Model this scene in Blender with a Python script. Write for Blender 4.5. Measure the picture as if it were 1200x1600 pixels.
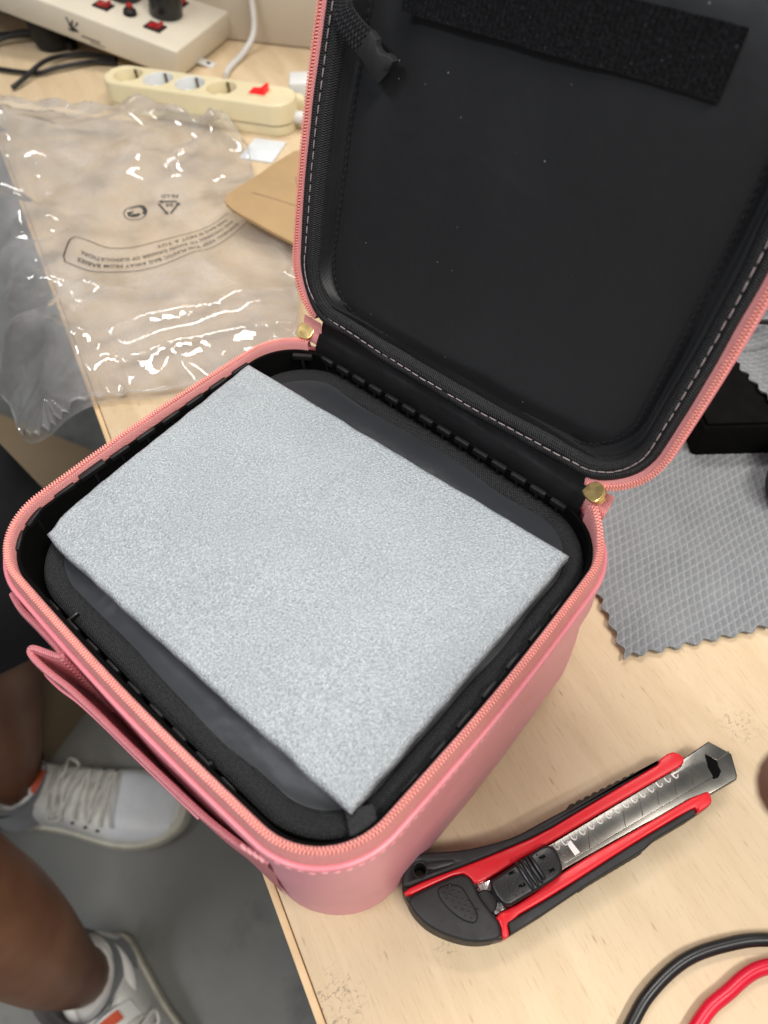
import bpy, bmesh, math, random
from mathutils import Vector, Matrix, noise
random.seed(7)
for o in list(bpy.data.objects):
    bpy.data.objects.remove(o, do_unlink=True)
S = bpy.context.scene
C = S.collection
V = Vector
PI = math.pi

# ------------------------------------------------------------------ camera
cam_d = bpy.data.cameras.new('camera'); cam = bpy.data.objects.new('camera', cam_d); C.objects.link(cam)
Rm = Matrix(((0.7494, -0.5279, 0.3996), (0.6620, 0.6085, -0.4376), (-0.0121, 0.5925, 0.8055)))
cam.matrix_world = Matrix.Translation((0.1364, -0.1000, 0.3563)) @ Rm.to_quaternion().to_matrix().to_4x4()
cam_d.sensor_fit = 'VERTICAL'; cam_d.sensor_height = 36; cam_d.sensor_width = 27; cam_d.lens = 25.2
cam_d.clip_start = 0.01; cam_d.clip_end = 50
cam_d.dof.use_dof = True; cam_d.dof.focus_distance = 0.335; cam_d.dof.aperture_fstop = 9.0
S.camera = cam
S.render.resolution_x = 768; S.render.resolution_y = 1024
S.render.engine = 'CYCLES'
S.cycles.max_bounces = 10; S.cycles.transparent_max_bounces = 16
S.view_settings.view_transform = 'Standard'; S.view_settings.look = 'None'
S.view_settings.exposure = 0.0; S.view_settings.gamma = 1.0

# ------------------------------------------------------------------ light: ceiling lamps of a workshop
w = bpy.data.worlds.new('World'); S.world = w; w.use_nodes = True
bg = w.node_tree.nodes['Background']; bg.inputs[0].default_value = (0.93, 0.96, 1.0, 1); bg.inputs[1].default_value = 0.21
def lamp(name, loc, size, power, col, target=(0, 0.05, 0)):
    d = bpy.data.lights.new(name, 'AREA'); d.shape = 'RECTANGLE'; d.size, d.size_y = size
    d.energy = power; d.color = col
    o = bpy.data.objects.new(name, d); C.objects.link(o); o.location = loc
    o.rotation_euler = (V(target) - V(loc)).to_track_quat('-Z', 'Y').to_euler()
    return o
lamp('ceiling_lamp', (0.95, 0.05, 1.75), (1.2, 0.22), 35, (1.0, 0.95, 0.87))
lamp('ceiling_lamp', (-0.55, 0.75, 1.85), (1.2, 0.22), 19, (1.0, 0.96, 0.90))
lamp('ceiling_lamp', (-0.25, -1.15, 1.8), (1.2, 0.22), 18, (0.95, 0.97, 1.0))

# ------------------------------------------------------------------ materials
MATS = {}
class NT:
    def __init__(s, name):
        s.m = bpy.data.materials.new(name); s.m.use_nodes = True
        s.t = s.m.node_tree; s.n = s.t.nodes; s.l = s.t.links
        s.b = s.n['Principled BSDF']; s.out = s.n['Material Output']
    def add(s, typ, **kw):
        n = s.n.new(typ)
        for k, v in kw.items():
            if k.startswith('i_'):
                n.inputs[k[2:].replace('_', ' ')].default_value = v
            else: setattr(n, k, v)
        return n
    def link(s, a, b): s.l.new(a, b)
    def coord(s, kind='Object', scale=(1, 1, 1), rot=(0, 0, 0)):
        tc = s.add('ShaderNodeTexCoord'); mp = s.add('ShaderNodeMapping')
        mp.inputs['Scale'].default_value = scale; mp.inputs['Rotation'].default_value = rot
        s.link(tc.outputs[kind], mp.inputs[0]); return mp.outputs[0]
    def noise(s, co, scale, detail=4, rough=0.55, dist=0):
        n = s.add('ShaderNodeTexNoise'); n.inputs['Scale'].default_value = scale; n.inputs['Detail'].default_value = detail
        n.inputs['Roughness'].default_value = rough; n.inputs['Distortion'].default_value = dist
        s.link(co, n.inputs['Vector']); return n.outputs['Fac']
    def ramp(s, fac, stops):
        r = s.add('ShaderNodeValToRGB'); e = r.color_ramp.elements
        while len(e) < len(stops): e.new(0.5)
        for el, (p, c) in zip(e, stops):
            el.position = p; el.color = (c[0], c[1], c[2], 1) if hasattr(c, '__len__') else (c, c, c, 1)
        s.link(fac, r.inputs[0]); return r.outputs[0]
    def mix(s, a, b, fac, mode='MIX'):
        m = s.add('ShaderNodeMix'); m.data_type = 'RGBA'; m.blend_type = mode
        for sock, v in ((m.inputs[0], fac), (m.inputs[6], a), (m.inputs[7], b)):
            if hasattr(v, 'links'): s.link(v, sock)
            elif hasattr(v, '__len__'): sock.default_value = (*v[:3], 1)
            else: sock.default_value = v
        return m.outputs[2]
    def math(s, op, a, b=0.0):
        m = s.add('ShaderNodeMath'); m.operation = op
        for i, v in enumerate((a, b)):
            if hasattr(v, 'links'): s.link(v, m.inputs[i])
            else: m.inputs[i].default_value = v
        return m.outputs[0]
    def bump(s, h, strength, dist, prev=None):
        b = s.add('ShaderNodeBump'); b.inputs['Strength'].default_value = strength; b.inputs['Distance'].default_value = dist
        s.link(h, b.inputs['Height'])
        if prev: s.link(prev, b.inputs['Normal'])
        return b.outputs[0]
    def set(s, **kw):
        for k, v in kw.items():
            i = s.b.inputs[k.replace('_', ' ')]
            if hasattr(v, 'links'): s.link(v, i)
            elif hasattr(v, '__len__') and i.type == 'RGBA': i.default_value = (*v, 1)
            else: i.default_value = v
        return s

def plain(name, col, rough=0.5, metal=0.0, var=0.12, vscale=60, bump=0.15, bscale=400, bdist=0.0004, spec=0.5, dirt=None, coat=0.0):
    t = NT(name); co = t.coord()
    n = t.noise(co, vscale, 5)
    lo = tuple(c*(1-var) for c in col); hi = tuple(min(1, c*(1+var)) for c in col)
    c = t.ramp(n, [(0.3, lo), (0.7, hi)])
    if dirt:
        dn = t.noise(co, dirt[0], 6, 0.7); c = t.mix(c, dirt[1], t.ramp(dn, [(dirt[2], 0.0), (dirt[2]+0.1, dirt[3])]))
    r = t.ramp(t.noise(co, vscale*1.7, 4), [(0.3, max(0.02, rough-0.07)), (0.7, min(1, rough+0.07))])
    t.set(Base_Color=c, Roughness=r, Metallic=metal, Specular_IOR_Level=spec, Coat_Weight=coat)
    if bump: t.set(Normal=t.bump(t.noise(co, bscale, 4), bump, bdist))
    MATS[name] = t.m; return t.m

def weave(name, col, hi, pu, pv, rough=0.6, bump=0.6, dist=0.0003, sheen=0.0, herring=False, spec=0.5, var=0.25):
    """threads of pitch pu, pv (metres) on metric UVs"""
    t = NT(name); tc = t.add('ShaderNodeTexCoord'); sp = t.add('ShaderNodeSeparateXYZ'); t.link(tc.outputs['UV'], sp.inputs[0])
    u, v = sp.outputs[0], sp.outputs[1]
    if herring:
        vv = t.math('ABSOLUTE', t.math('SUBTRACT', t.math('FRACT', t.math('MULTIPLY', v, 1/(pv*6))), 0.5))
        u = t.math('ADD', u, t.math('MULTIPLY', vv, pu*5))
    a = t.math('SINE', t.math('MULTIPLY', u, 2*PI/pu)); b = t.math('SINE', t.math('MULTIPLY', v, 2*PI/pv))
    h = a if herring else t.math('ADD', t.math('MULTIPLY', a, b), t.math('MULTIPLY', t.math('ADD', a, b), 0.25))
    co = t.coord(); n = t.noise(co, 900, 3)
    hh = t.math('ADD', t.math('MULTIPLY', h, 0.5), 0.5)
    f = t.math('MULTIPLY', hh, t.ramp(n, [(0.35, 1-var*2), (0.65, 1.0)]))
    t.set(Base_Color=t.mix(col, hi, f), Roughness=rough, Specular_IOR_Level=spec, Sheen_Weight=sheen,
          Normal=t.bump(hh, bump, dist, t.bump(t.noise(co, 120, 4), 0.25, 0.001)))
    MATS[name] = t.m; return t.m

# plywood worktop
t = NT('plywood'); co = t.coord('Object', (1, 6, 6)); co2 = t.coord('Object', (6, 60, 60)); c3 = t.coord()
g = t.noise(co, 9, 6, 0.6, 0.6); f = t.noise(co2, 14, 5, 0.7)
c = t.ramp(g, [(0.25, (0.56, 0.42, 0.255)), (0.5, (0.635, 0.49, 0.315)), (0.78, (0.71, 0.565, 0.385))])
c = t.mix(c, (0.42, 0.27, 0.14), t.math('MULTIPLY', t.ramp(f, [(0.54, 0.0), (0.72, 1.0)]), 0.50))
fl = t.add('ShaderNodeTexVoronoi', i_Scale=1.0); t.link(t.coord('Object', (55, 230, 1)), fl.inputs['Vector'])
c = t.mix(c, (0.30, 0.17, 0.08), t.math('MULTIPLY', t.ramp(fl.outputs['Distance'], [(0.05, 1.0), (0.16, 0.0)]), t.ramp(t.noise(c3, 40, 3), [(0.50, 0.0), (0.60, 0.60)])))
st = t.noise(c3, 14, 6, 0.75, 0.4); c = t.mix(c, (0.20, 0.15, 0.11), t.ramp(st, [(0.70, 0.0), (0.80, 0.5)]))
sc = t.noise(t.coord('Object', (30, 160, 1), (0, 0, 0.5)), 5, 5, 0.8, 1.0)
c = t.mix(c, (0.24, 0.17, 0.11), t.math('MULTIPLY', t.ramp(sc, [(0.66, 0.0), (0.72, 1.0)]), t.ramp(t.noise(c3, 9, 2), [(0.55, 0.0), (0.65, 0.45)])))
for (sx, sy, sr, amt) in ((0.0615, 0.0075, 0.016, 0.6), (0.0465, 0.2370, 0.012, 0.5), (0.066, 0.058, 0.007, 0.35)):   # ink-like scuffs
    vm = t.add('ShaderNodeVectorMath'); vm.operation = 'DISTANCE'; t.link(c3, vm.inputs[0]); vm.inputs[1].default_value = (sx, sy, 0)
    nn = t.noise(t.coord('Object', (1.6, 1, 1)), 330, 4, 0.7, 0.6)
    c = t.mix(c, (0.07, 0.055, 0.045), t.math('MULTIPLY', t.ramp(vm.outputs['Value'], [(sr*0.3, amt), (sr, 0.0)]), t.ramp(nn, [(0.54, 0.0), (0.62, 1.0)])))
t.set(Base_Color=c, Roughness=t.ramp(g, [(0.3, 0.42), (0.7, 0.58)]), Specular_IOR_Level=0.4, Normal=t.bump(f, 0.10, 0.0006, t.bump(g, 0.05, 0.001)))
MATS['plywood'] = t.m
plain('ply_edge', (0.66, 0.47, 0.27), 0.6, var=0.2, vscale=30)
plain('cream_wall', (0.50, 0.43, 0.335), 0.7, var=0.07, vscale=8, bump=0.1, dirt=(14, (0.28, 0.2, 0.13), 0.63, 0.4))
plain('concrete', (0.195, 0.195, 0.182), 0.55, var=0.16, vscale=5, bump=0.12, bscale=150, dirt=(3.5, (0.085, 0.085, 0.08), 0.55, 0.6))
plain('concrete_speck', (0.35, 0.34, 0.32), 0.7)
# pink faux leather with a fine cross-hatched grain
t = NT('pink_leather'); co = t.coord()
n1 = t.noise(co, 25, 4); wv = t.add('ShaderNodeTexWave'); wv.bands_direction = 'DIAGONAL'; wv.inputs['Scale'].default_value = 480; wv.inputs['Distortion'].default_value = 1.5; wv.inputs['Detail'].default_value = 1
t.link(co, wv.inputs[0]); vo = t.add('ShaderNodeTexVoronoi', i_Scale=1700.0); t.link(co, vo.inputs['Vector'])
t.set(Base_Color=t.ramp(n1, [(0.25, (0.83, 0.345, 0.410)), (0.75, (0.88, 0.395, 0.460))]), Roughness=0.42, Specular_IOR_Level=0.5,
      Normal=t.bump(t.math('ADD', wv.outputs['Fac'], t.math('MULTIPLY', vo.outputs['Distance'], 1.2)), 0.22, 0.0004, t.bump(t.noise(co, 30, 3), 0.10, 0.004)))
MATS['pink_leather'] = t.m
weave('pink_ribbed', (0.66, 0.20, 0.235), (0.85, 0.38, 0.40), 0.00095, 0.0030, 0.6, 0.9, 0.0005)
weave('pink_tape', (0.76, 0.26, 0.26), (0.92, 0.45, 0.43), 0.0011, 0.0008, 0.6, 0.7, 0.0003, herring=True)
plain('pink_coil', (0.88, 0.355, 0.310), 0.40, var=0.08, vscale=200, bump=0)
plain('pink_piping', (0.80, 0.27, 0.32), 0.33, var=0.06, bump=0.05)
plain('pink_thread', (0.82, 0.40, 0.42), 0.6, bump=0)
plain('pale_thread', (0.36, 0.29, 0.30), 0.6, bump=0)
plain('black_thread', (0.004, 0.004, 0.005), 0.8, bump=0)
weave('black_binding', (0.003, 0.003, 0.0035), (0.048, 0.049, 0.053), 0.0011, 0.0013, 0.55, 0.9, 0.0004, spec=0.2)
weave('black_ribbon', (0.004, 0.004, 0.0045), (0.045, 0.046, 0.050), 0.0010, 0.0030, 0.5, 0.9, 0.0004, spec=0.25)
# lining nylon
def nylon(name, col, hi, rough, wr):
    t = NT(name); co = t.coord(); n = t.noise(co, 700, 2); m = t.noise(co, 14, 4, 0.6, 0.3)
    wv = t.add('ShaderNodeTexWave'); wv.inputs['Scale'].default_value = 330; wv.inputs['Distortion'].default_value = 0.6; t.link(co, wv.inputs[0])
    sp = t.add('ShaderNodeTexVoronoi', i_Scale=150.0); t.link(co, sp.inputs['Vector'])
    lint = t.math('MULTIPLY', t.ramp(sp.outputs['Distance'], [(0.035, 1.0), (0.06, 0.0)]), t.ramp(t.noise(co, 45, 2), [(0.54, 0.0), (0.60, 0.6)]))
    c = t.mix(t.mix(col, hi, m), (0.35, 0.35, 0.33), lint)
    t.set(Base_Color=c, Roughness=rough, Specular_IOR_Level=0.34, Sheen_Weight=0.06,
          Normal=t.bump(wv.outputs['Fac'], 0.12, 0.0002, t.bump(m, wr, 0.004)))
    MATS[name] = t.m
nylon('black_nylon', (0.0105, 0.0108, 0.0122), (0.017, 0.0175, 0.0195), 0.48, 0.4)
nylon('blue_nylon', (0.014, 0.016, 0.019), (0.034, 0.038, 0.044), 0.40, 0.7)
plain('hinge_cloth', (0.007, 0.007, 0.008), 0.42, var=0.2, spec=0.3, bump=0.2, bscale=80, bdist=0.002)
t = NT('velcro'); co = t.coord(); n = t.noise(co, 900, 4, 0.7); wv = t.add('ShaderNodeTexWave'); wv.inputs['Scale'].default_value = 150; wv.inputs['Distortion'].default_value = 2.5; wv.inputs['Detail Scale'].default_value = 4; t.link(co, wv.inputs[0])
t.set(Base_Color=t.ramp(n, [(0.45, (0.004, 0.004, 0.005)), (0.66, (0.014, 0.015, 0.018)), (0.76, (0.12, 0.13, 0.15))]), Roughness=0.75, Specular_IOR_Level=0.15, Normal=t.bump(t.math('ADD', n, t.math('MULTIPLY', wv.outputs['Fac'], 0.4)), 0.9, 0.0012)); MATS['velcro'] = t.m  # palest noise peaks are glints painted into the strap's colour
plain('black_plastic', (0.006, 0.006, 0.007), 0.33, var=0.1, bump=0.03)
plain('black_matte', (0.008, 0.008, 0.009), 0.5, spec=0.35, var=0.2, bump=0.2, bscale=900)
plain('black_deep', (0.0025, 0.0025, 0.0025), 0.85, var=0.1, bump=0, spec=0.1)
plain('gold', (0.72, 0.52, 0.22), 0.30, 1.0, var=0.15, vscale=120, bump=0.2, bscale=220, bdist=0.0005)
# expanded foam sheet
t = NT('foam'); co = t.coord(); v1 = t.add('ShaderNodeTexVoronoi', i_Scale=1300.0); t.link(co, v1.inputs['Vector'])
v2 = t.add('ShaderNodeTexVoronoi', i_Scale=1150.0); t.link(co, v2.inputs['Vector'])
n = t.noise(co, 30, 5, 0.6); f = t.noise(co, 1050, 3, 0.75)
c = t.ramp(t.math('ADD', t.math('MULTIPLY', n, 0.12), t.math('MULTIPLY', f, 0.88)), [(0.36, (0.25, 0.28, 0.305)), (0.50, (0.35, 0.39, 0.42)), (0.64, (0.50, 0.54, 0.57))])
c = t.mix(c, (0.95, 0.97, 1.0), t.math('MULTIPLY', t.ramp(v1.outputs['Distance'], [(0.12, 1.0), (0.30, 0.0)]), t.ramp(t.noise(co, 500, 2), [(0.48, 0.0), (0.66, 0.6)])))  # white dots: the foam's sparkle painted into its base colour
t.set(Base_Color=c, Roughness=0.30, Specular_IOR_Level=0.7, Subsurface_Weight=0.0,
      Normal=t.bump(f, 0.5, 0.0007, t.bump(v1.outputs['Distance'], 0.7, 0.0006, t.bump(n, 0.15, 0.003))))
MATS['foam'] = t.m
# knife
plain('knife_red', (0.72, 0.012, 0.022), 0.34, var=0.06, bump=0.06, bscale=700, dirt=(220, (0.30, 0.01, 0.01), 0.66, 0.4))
plain('knife_rubber', (0.016, 0.016, 0.017), 0.58, var=0.25, vscale=150, bump=0.25, bscale=1500, bdist=0.0002, dirt=(120, (0.07, 0.065, 0.06), 0.66, 0.4))
plain('knife_plastic', (0.011, 0.011, 0.012), 0.38, var=0.2, bump=0.15, bscale=900)
t = NT('steel'); co = t.coord(); sm = t.noise(co, 45, 2, 0.5, 0.3); br = t.noise(t.coord('Object', (15, 300, 1), (0, 0, -1.08)), 6, 3)
t.set(Base_Color=t.ramp(sm, [(0.35, (0.21, 0.20, 0.182)), (0.60, (0.25, 0.238, 0.218)), (0.78, (0.33, 0.318, 0.298))]), Metallic=1.0, Roughness=t.math('ADD', t.ramp(sm, [(0.35, 0.20), (0.65, 0.26)]), t.math('MULTIPLY', br, 0.06))); MATS['steel'] = t.m
plain('bright_steel', (0.70, 0.69, 0.67), 0.18, 1.0, var=0.1, vscale=200, bump=0.1, bscale=300)
plain('etched_steel', (0.80, 0.79, 0.77), 0.5, 0.6, var=0.05, bump=0)
plain('score_dark', (0.16, 0.15, 0.14), 0.5, 0.8, bump=0)
# grey cloth
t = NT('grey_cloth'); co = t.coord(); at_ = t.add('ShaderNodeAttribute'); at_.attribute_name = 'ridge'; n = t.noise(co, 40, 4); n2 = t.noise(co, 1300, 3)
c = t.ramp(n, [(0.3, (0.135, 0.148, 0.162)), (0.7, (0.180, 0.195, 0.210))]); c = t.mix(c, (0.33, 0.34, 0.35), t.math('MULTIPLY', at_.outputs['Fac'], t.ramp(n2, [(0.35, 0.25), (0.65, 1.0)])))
t.set(Base_Color=c, Roughness=0.75, Sheen_Weight=0.2, Normal=t.bump(n2, 0.35, 0.0003)); MATS['grey_cloth'] = t.m
plain('cord_black', (0.010, 0.011, 0.012), 0.33, var=0.1, bump=0.06, bscale=200)
plain('cord_red', (0.66, 0.006, 0.035), 0.32, var=0.06, bump=0.06, bscale=200)
plain('cord_white', (0.60, 0.59, 0.57), 0.45, var=0.05, bump=0.05)
plain('cream_plastic', (0.70, 0.615, 0.40), 0.40, var=0.06, vscale=25, bump=0.05, dirt=(55, (0.33, 0.25, 0.13), 0.63, 0.55))
plain('socket_white', (0.68, 0.69, 0.68), 0.45, var=0.05, bump=0.03)
plain('panel_paint', (0.60, 0.545, 0.445), 0.42, var=0.05, vscale=20, bump=0.08, bscale=500, dirt=(40, (0.36, 0.29, 0.2), 0.66, 0.35))
t = NT('switch_red'); t.set(Base_Color=(0.62, 0.006, 0.01), Roughness=0.25, Emission_Color=(1.0, 0.01, 0.015), Emission_Strength=0.35, Normal=t.bump(t.noise(t.coord(), 300, 2), 0.05, 0.0003)); MATS['switch_red'] = t.m
plain('switch_dull', (0.34, 0.01, 0.012), 0.3, bump=0)
plain('ink', (0.03, 0.03, 0.03), 0.6, bump=0)
plain('cardboard', (0.40, 0.265, 0.130), 0.75, var=0.10, vscale=18, bump=0.15, bscale=250, dirt=(9, (0.33, 0.21, 0.10), 0.6, 0.4))
plain('carton', (0.24, 0.175, 0.105), 0.8, var=0.12, vscale=6, bump=0.1)
plain('white_paper', (0.66, 0.70, 0.74), 0.35, var=0.04, bump=0.05)
# clear film
t = NT('clear_film'); t.n.remove(t.b)
tr = t.add('ShaderNodeBsdfTransparent'); tr.inputs[0].default_value = (0.985, 0.99, 1.0, 1)
gl = t.add('ShaderNodeBsdfGlossy'); gl.inputs['Roughness'].default_value = 0.05; gl.inputs[0].default_value = (1, 1, 1, 1)
df = t.add('ShaderNodeBsdfTranslucent'); df.inputs[0].default_value = (0.92, 0.94, 0.97, 1)
d2 = t.add('ShaderNodeBsdfDiffuse'); d2.inputs[0].default_value = (0.92, 0.94, 0.97, 1)
co = t.coord(); bm_ = t.bump(t.noise(co, 45, 3, 0.5, 1.5), 0.12, 0.003); t.link(bm_, gl.inputs['Normal'])
lw = t.add('ShaderNodeLayerWeight', i_Blend=0.28); t.link(bm_, lw.inputs['Normal'])
m0 = t.add('ShaderNodeMixShader'); m0.inputs[0].default_value = 0.5; t.link(df.outputs[0], m0.inputs[1]); t.link(d2.outputs[0], m0.inputs[2])
m1 = t.add('ShaderNodeMixShader'); t.link(t.ramp(t.noise(co, 16, 5, 0.65, 1.0), [(0.35, 0.09), (0.72, 0.36)]), m1.inputs[0]); t.link(tr.outputs[0], m1.inputs[1]); t.link(m0.outputs[0], m1.inputs[2])
fr = t.ramp(lw.outputs['Fresnel'], [(0.0, 0.05), (0.22, 0.21), (0.7, 0.82)])
m2 = t.add('ShaderNodeMixShader'); t.link(fr, m2.inputs[0]); t.link(m1.outputs[0], m2.inputs[1]); t.link(gl.outputs[0], m2.inputs[2])
t.link(m2.outputs[0], t.out.inputs[0]); MATS['clear_film'] = t.m
# person
t = NT('skin'); co = t.coord(); n = t.noise(co, 9, 4); n2 = t.noise(co, 160, 4)
t.set(Base_Color=t.ramp(n, [(0.3, (0.135, 0.052, 0.026)), (0.7, (0.270, 0.122, 0.062))]), Roughness=0.48, Subsurface_Weight=0.06, Subsurface_Radius=(0.01, 0.004, 0.002), Normal=t.bump(n2, 0.15, 0.0006)); MATS['skin'] = t.m
plain('shorts_cloth', (0.007, 0.008, 0.012), 0.85, var=0.25, vscale=30, bump=0.3, bscale=60, bdist=0.003)
plain('sock_grey', (0.30, 0.305, 0.32), 0.85, var=0.1, bump=0.3, bscale=600)
plain('shoe_white', (0.68, 0.67, 0.635), 0.5, var=0.06, vscale=30, bump=0.15, bscale=300, dirt=(30, (0.36, 0.33, 0.27), 0.60, 0.45))
plain('shoe_toe', (0.66, 0.67, 0.70), 0.45, var=0.05, bump=0.1)
plain('shoe_sole', (0.56, 0.53, 0.44), 0.6, var=0.08, dirt=(25, (0.33, 0.29, 0.2), 0.55, 0.5))
plain('lace', (0.56, 0.54, 0.49), 0.8, bump=0.2)
plain('orange_label', (0.55, 0.08, 0.03), 0.6, bump=0)

# ------------------------------------------------------------------ mesh helpers
def M(m): return MATS[m] if isinstance(m, str) else m
def tag(o, label=None, cat=None, group=None, kind=None):
    if label: o['label'] = label
    if cat: o['category'] = cat
    if group: o['group'] = group
    if kind: o['kind'] = kind
    return o
def make(name, verts, faces, mat, parent=None, smooth=True, uv=None, sharp=40, loc=None):
    me = bpy.data.meshes.new(name); me.from_pydata([tuple(v) for v in verts], [], [tuple(f) for f in faces])
    me.update()
    if smooth:
        me.shade_smooth()
        if sharp: me.set_sharp_from_angle(angle=math.radians(sharp))
    if uv:
        l = me.uv_layers.new(name='UVMap')
        idx = [0]*len(me.loops); me.loops.foreach_get('vertex_index', idx)
        l.data.foreach_set('uv', [c for i in idx for c in uv[i]])
    me.materials.append(M(mat))
    o = bpy.data.objects.new(name, me); C.objects.link(o)
    if parent: o.parent = parent
    if loc is not None: o.location = loc
    return o
def fixn(o):
    bm = bmesh.new(); bm.from_mesh(o.data); bmesh.ops.recalc_face_normals(bm, faces=bm.faces); bm.to_mesh(o.data); bm.free(); return o
def empty(name, loc=(0, 0, 0), rz=0.0, mat=None):
    o = bpy.data.objects.new(name, None); C.objects.link(o); o.empty_display_size = 0.02
    if mat is not None: o.matrix_world = mat
    else: o.location = loc; o.rotation_euler = (0, 0, rz)
    return o
class B:
    """collects pieces of ONE mesh"""
    def __init__(s): s.v = []; s.f = []; s.uv = []
    def add(s, v, f, uv=None):
        k = len(s.v); s.v += [V(p) for p in v]; s.f += [tuple(i+k for i in q) for q in f]
        s.uv += list(uv) if uv else [(0, 0)]*len(v); return s
    def box(s, c, size, ax=None, bev=0.0):
        """box centred at c, half sizes from size, axes ax (3 vectors), chamfered edges by bev"""
        ax = ax or (V((1, 0, 0)), V((0, 1, 0)), V((0, 0, 1))); c = V(c)
        h = [d/2 for d in size]
        bm = bmesh.new(); bmesh.ops.create_cube(bm, size=1.0)
        for v in bm.verts: v.co = V((v.co.x*size[0], v.co.y*size[1], v.co.z*size[2]))
        if bev: bmesh.ops.bevel(bm, geom=list(bm.edges), offset=bev, segments=2, profile=0.5, affect='EDGES')
        bm.verts.index_update()
        s.add([c+ax[0]*v.co.x+ax[1]*v.co.y+ax[2]*v.co.z for v in bm.verts], [[v.index for v in f.verts] for f in bm.faces]); bm.free(); return s
    def tube(s, pts, r, n=10, caps=True, closed=False):
        P = [V(p) for p in pts]; m = len(P); rr = r if hasattr(r, '__len__') else [r]*m
        T = []
        for i in range(m):
            a = P[(i-1) % m] if (closed or i > 0) else P[i]; b = P[(i+1) % m] if (closed or i < m-1) else P[i]
            d = (b-a); T.append(d.normalized() if d.length > 1e-9 else V((0, 0, 1)))
        up = V((0, 0, 1)) if abs(T[0].z) < 0.9 else V((1, 0, 0)); k = len(s.v); L = 0
        for i in range(m):
            u = (up - T[i]*up.dot(T[i])).normalized(); up = u; w_ = T[i].cross(u)
            if i: L += (P[i]-P[i-1]).length
            for j in range(n):
                a = 2*PI*j/n; s.v.append(P[i]+(u*math.cos(a)+w_*math.sin(a))*rr[i]); s.uv.append((L, 2*PI*rr[i]*j/n))
        for i in range(m if closed else m-1):
            for j in range(n):
                i2 = (i+1) % m; s.f.append((k+i*n+j, k+i*n+(j+1) % n, k+i2*n+(j+1) % n, k+i2*n+j))
        if caps and not closed:
            s.f.append(tuple(k+j for j in reversed(range(n)))); s.f.append(tuple(k+(m-1)*n+j for j in range(n)))
        return s
    def lathe(s, prof, c=(0, 0, 0), ax=None, n=28, caps=True):
        ax = ax or (V((1, 0, 0)), V((0, 1, 0)), V((0, 0, 1))); c = V(c); k = len(s.v); m = len(prof)
        for (r, z) in prof:
            for j in range(n):
                a = 2*PI*j/n; s.v.append(c+ax[0]*(r*math.cos(a))+ax[1]*(r*math.sin(a))+ax[2]*z); s.uv.append((r*a, z))
        for i in range(m-1):
            for j in range(n): s.f.append((k+i*n+j, k+i*n+(j+1) % n, k+(i+1)*n+(j+1) % n, k+(i+1)*n+j))
        if caps:
            s.f.append(tuple(k+j for j in reversed(range(n)))); s.f.append(tuple(k+(m-1)*n+j for j in range(n)))
        return s
    def grid(s, rows, uv=None, close_u=False):
        k = len(s.v); nr = len(rows); nc = len(rows[0])
        for i, r in enumerate(rows):
            for j, p in enumerate(r): s.v.append(V(p)); s.uv.append(uv[i][j] if uv else (0, 0))
        for i in range(nr-1):
            for j in range(nc if close_u else nc-1):
                j2 = (j+1) % nc; s.f.append((k+i*nc+j, k+i*nc+j2, k+(i+1)*nc+j2, k+(i+1)*nc+j))
        return s
    def prism(s, poly, z0, z1, bev=0.0008, seg=2, ax=None, c=(0, 0, 0)):
        """extruded outline with a rounded top edge"""
        ax = ax or (V((1, 0, 0)), V((0, 1, 0)), V((0, 0, 1))); c = V(c); P = [V((p[0], p[1])) for p in poly]; n = len(P)
        if sum(P[i].x*P[(i+1) % n].y-P[(i+1) % n].x*P[i].y for i in range(n)) < 0: P.reverse()
        N = []
        for i in range(n):
            a = (P[i]-P[i-1]).normalized(); b = (P[(i+1) % n]-P[i]).normalized()
            na, nb = V((-a.y, a.x)), V((-b.y, b.x)); q = na+nb; q = q/max(0.8, q.length_squared/2) if q.length > 1e-6 else na
            N.append(q)
        rings = [(0, z0), (0, z1-bev)] + [(bev*(1-math.cos(PI/2*i/seg)), z1-bev+bev*math.sin(PI/2*i/seg)) for i in range(1, seg+1)] if bev else [(0, z0), (0, z1)]
        k = len(s.v)
        for (o, z) in rings:
            for i in range(n):
                q = P[i]+N[i]*o; s.v.append(c+ax[0]*q.x+ax[1]*q.y+ax[2]*z); s.uv.append((q.x, q.y))
        for r in range(len(rings)-1):
            for i in range(n): s.f.append((k+r*n+i, k+r*n+(i+1) % n, k+(r+1)*n+(i+1) % n, k+(r+1)*n+i))
        s.f.append(tuple(k+i for i in reversed(range(n)))); s.f.append(tuple(k+(len(rings)-1)*n+i for i in range(n)))
        return s
    def build(s, name, mat, parent=None, smooth=True, sharp=40, uv=True, loc=None):
        return make(name, s.v, s.f, mat, parent, smooth, s.uv if uv else None, sharp, loc)
def chaikin(P, it=2, closed=True):
    P = [V(p) for p in P]
    for _ in range(it):
        Q = [] if closed else [P[0]]
        for i in range(len(P) if closed else len(P)-1):
            a, b = P[i], P[(i+1) % len(P)]; Q += [a*0.75+b*0.25, a*0.25+b*0.75]
        if not closed: Q.append(P[-1])
        P = Q
    return P
def spline(P, n=60, closed=False):
    P = [V(p) for p in P]; m = len(P); out = []
    segs = m if closed else m-1
    for k in range(n if closed else n+1):
        t_ = k/n*segs; i = min(int(t_), segs-1); u = t_-i
        g = (lambda j: P[j % m]) if closed else (lambda j: P[max(0, min(m-1, j))])
        a, b, c_, d = g(i-1), g(i), g(i+1), g(i+2)
        out.append(0.5*((2*b)+(c_-a)*u+(2*a-5*b+4*c_-d)*u*u+(3*b-a-3*c_+d)*u**3))
    return out
def nz(x, y, z=0.0): return noise.noise(V((x, y, z)))
def sm(a, b, x):
    x = max(0.0, min(1.0, (x-a)/(b-a))); return x*x*(3-2*x)
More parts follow.
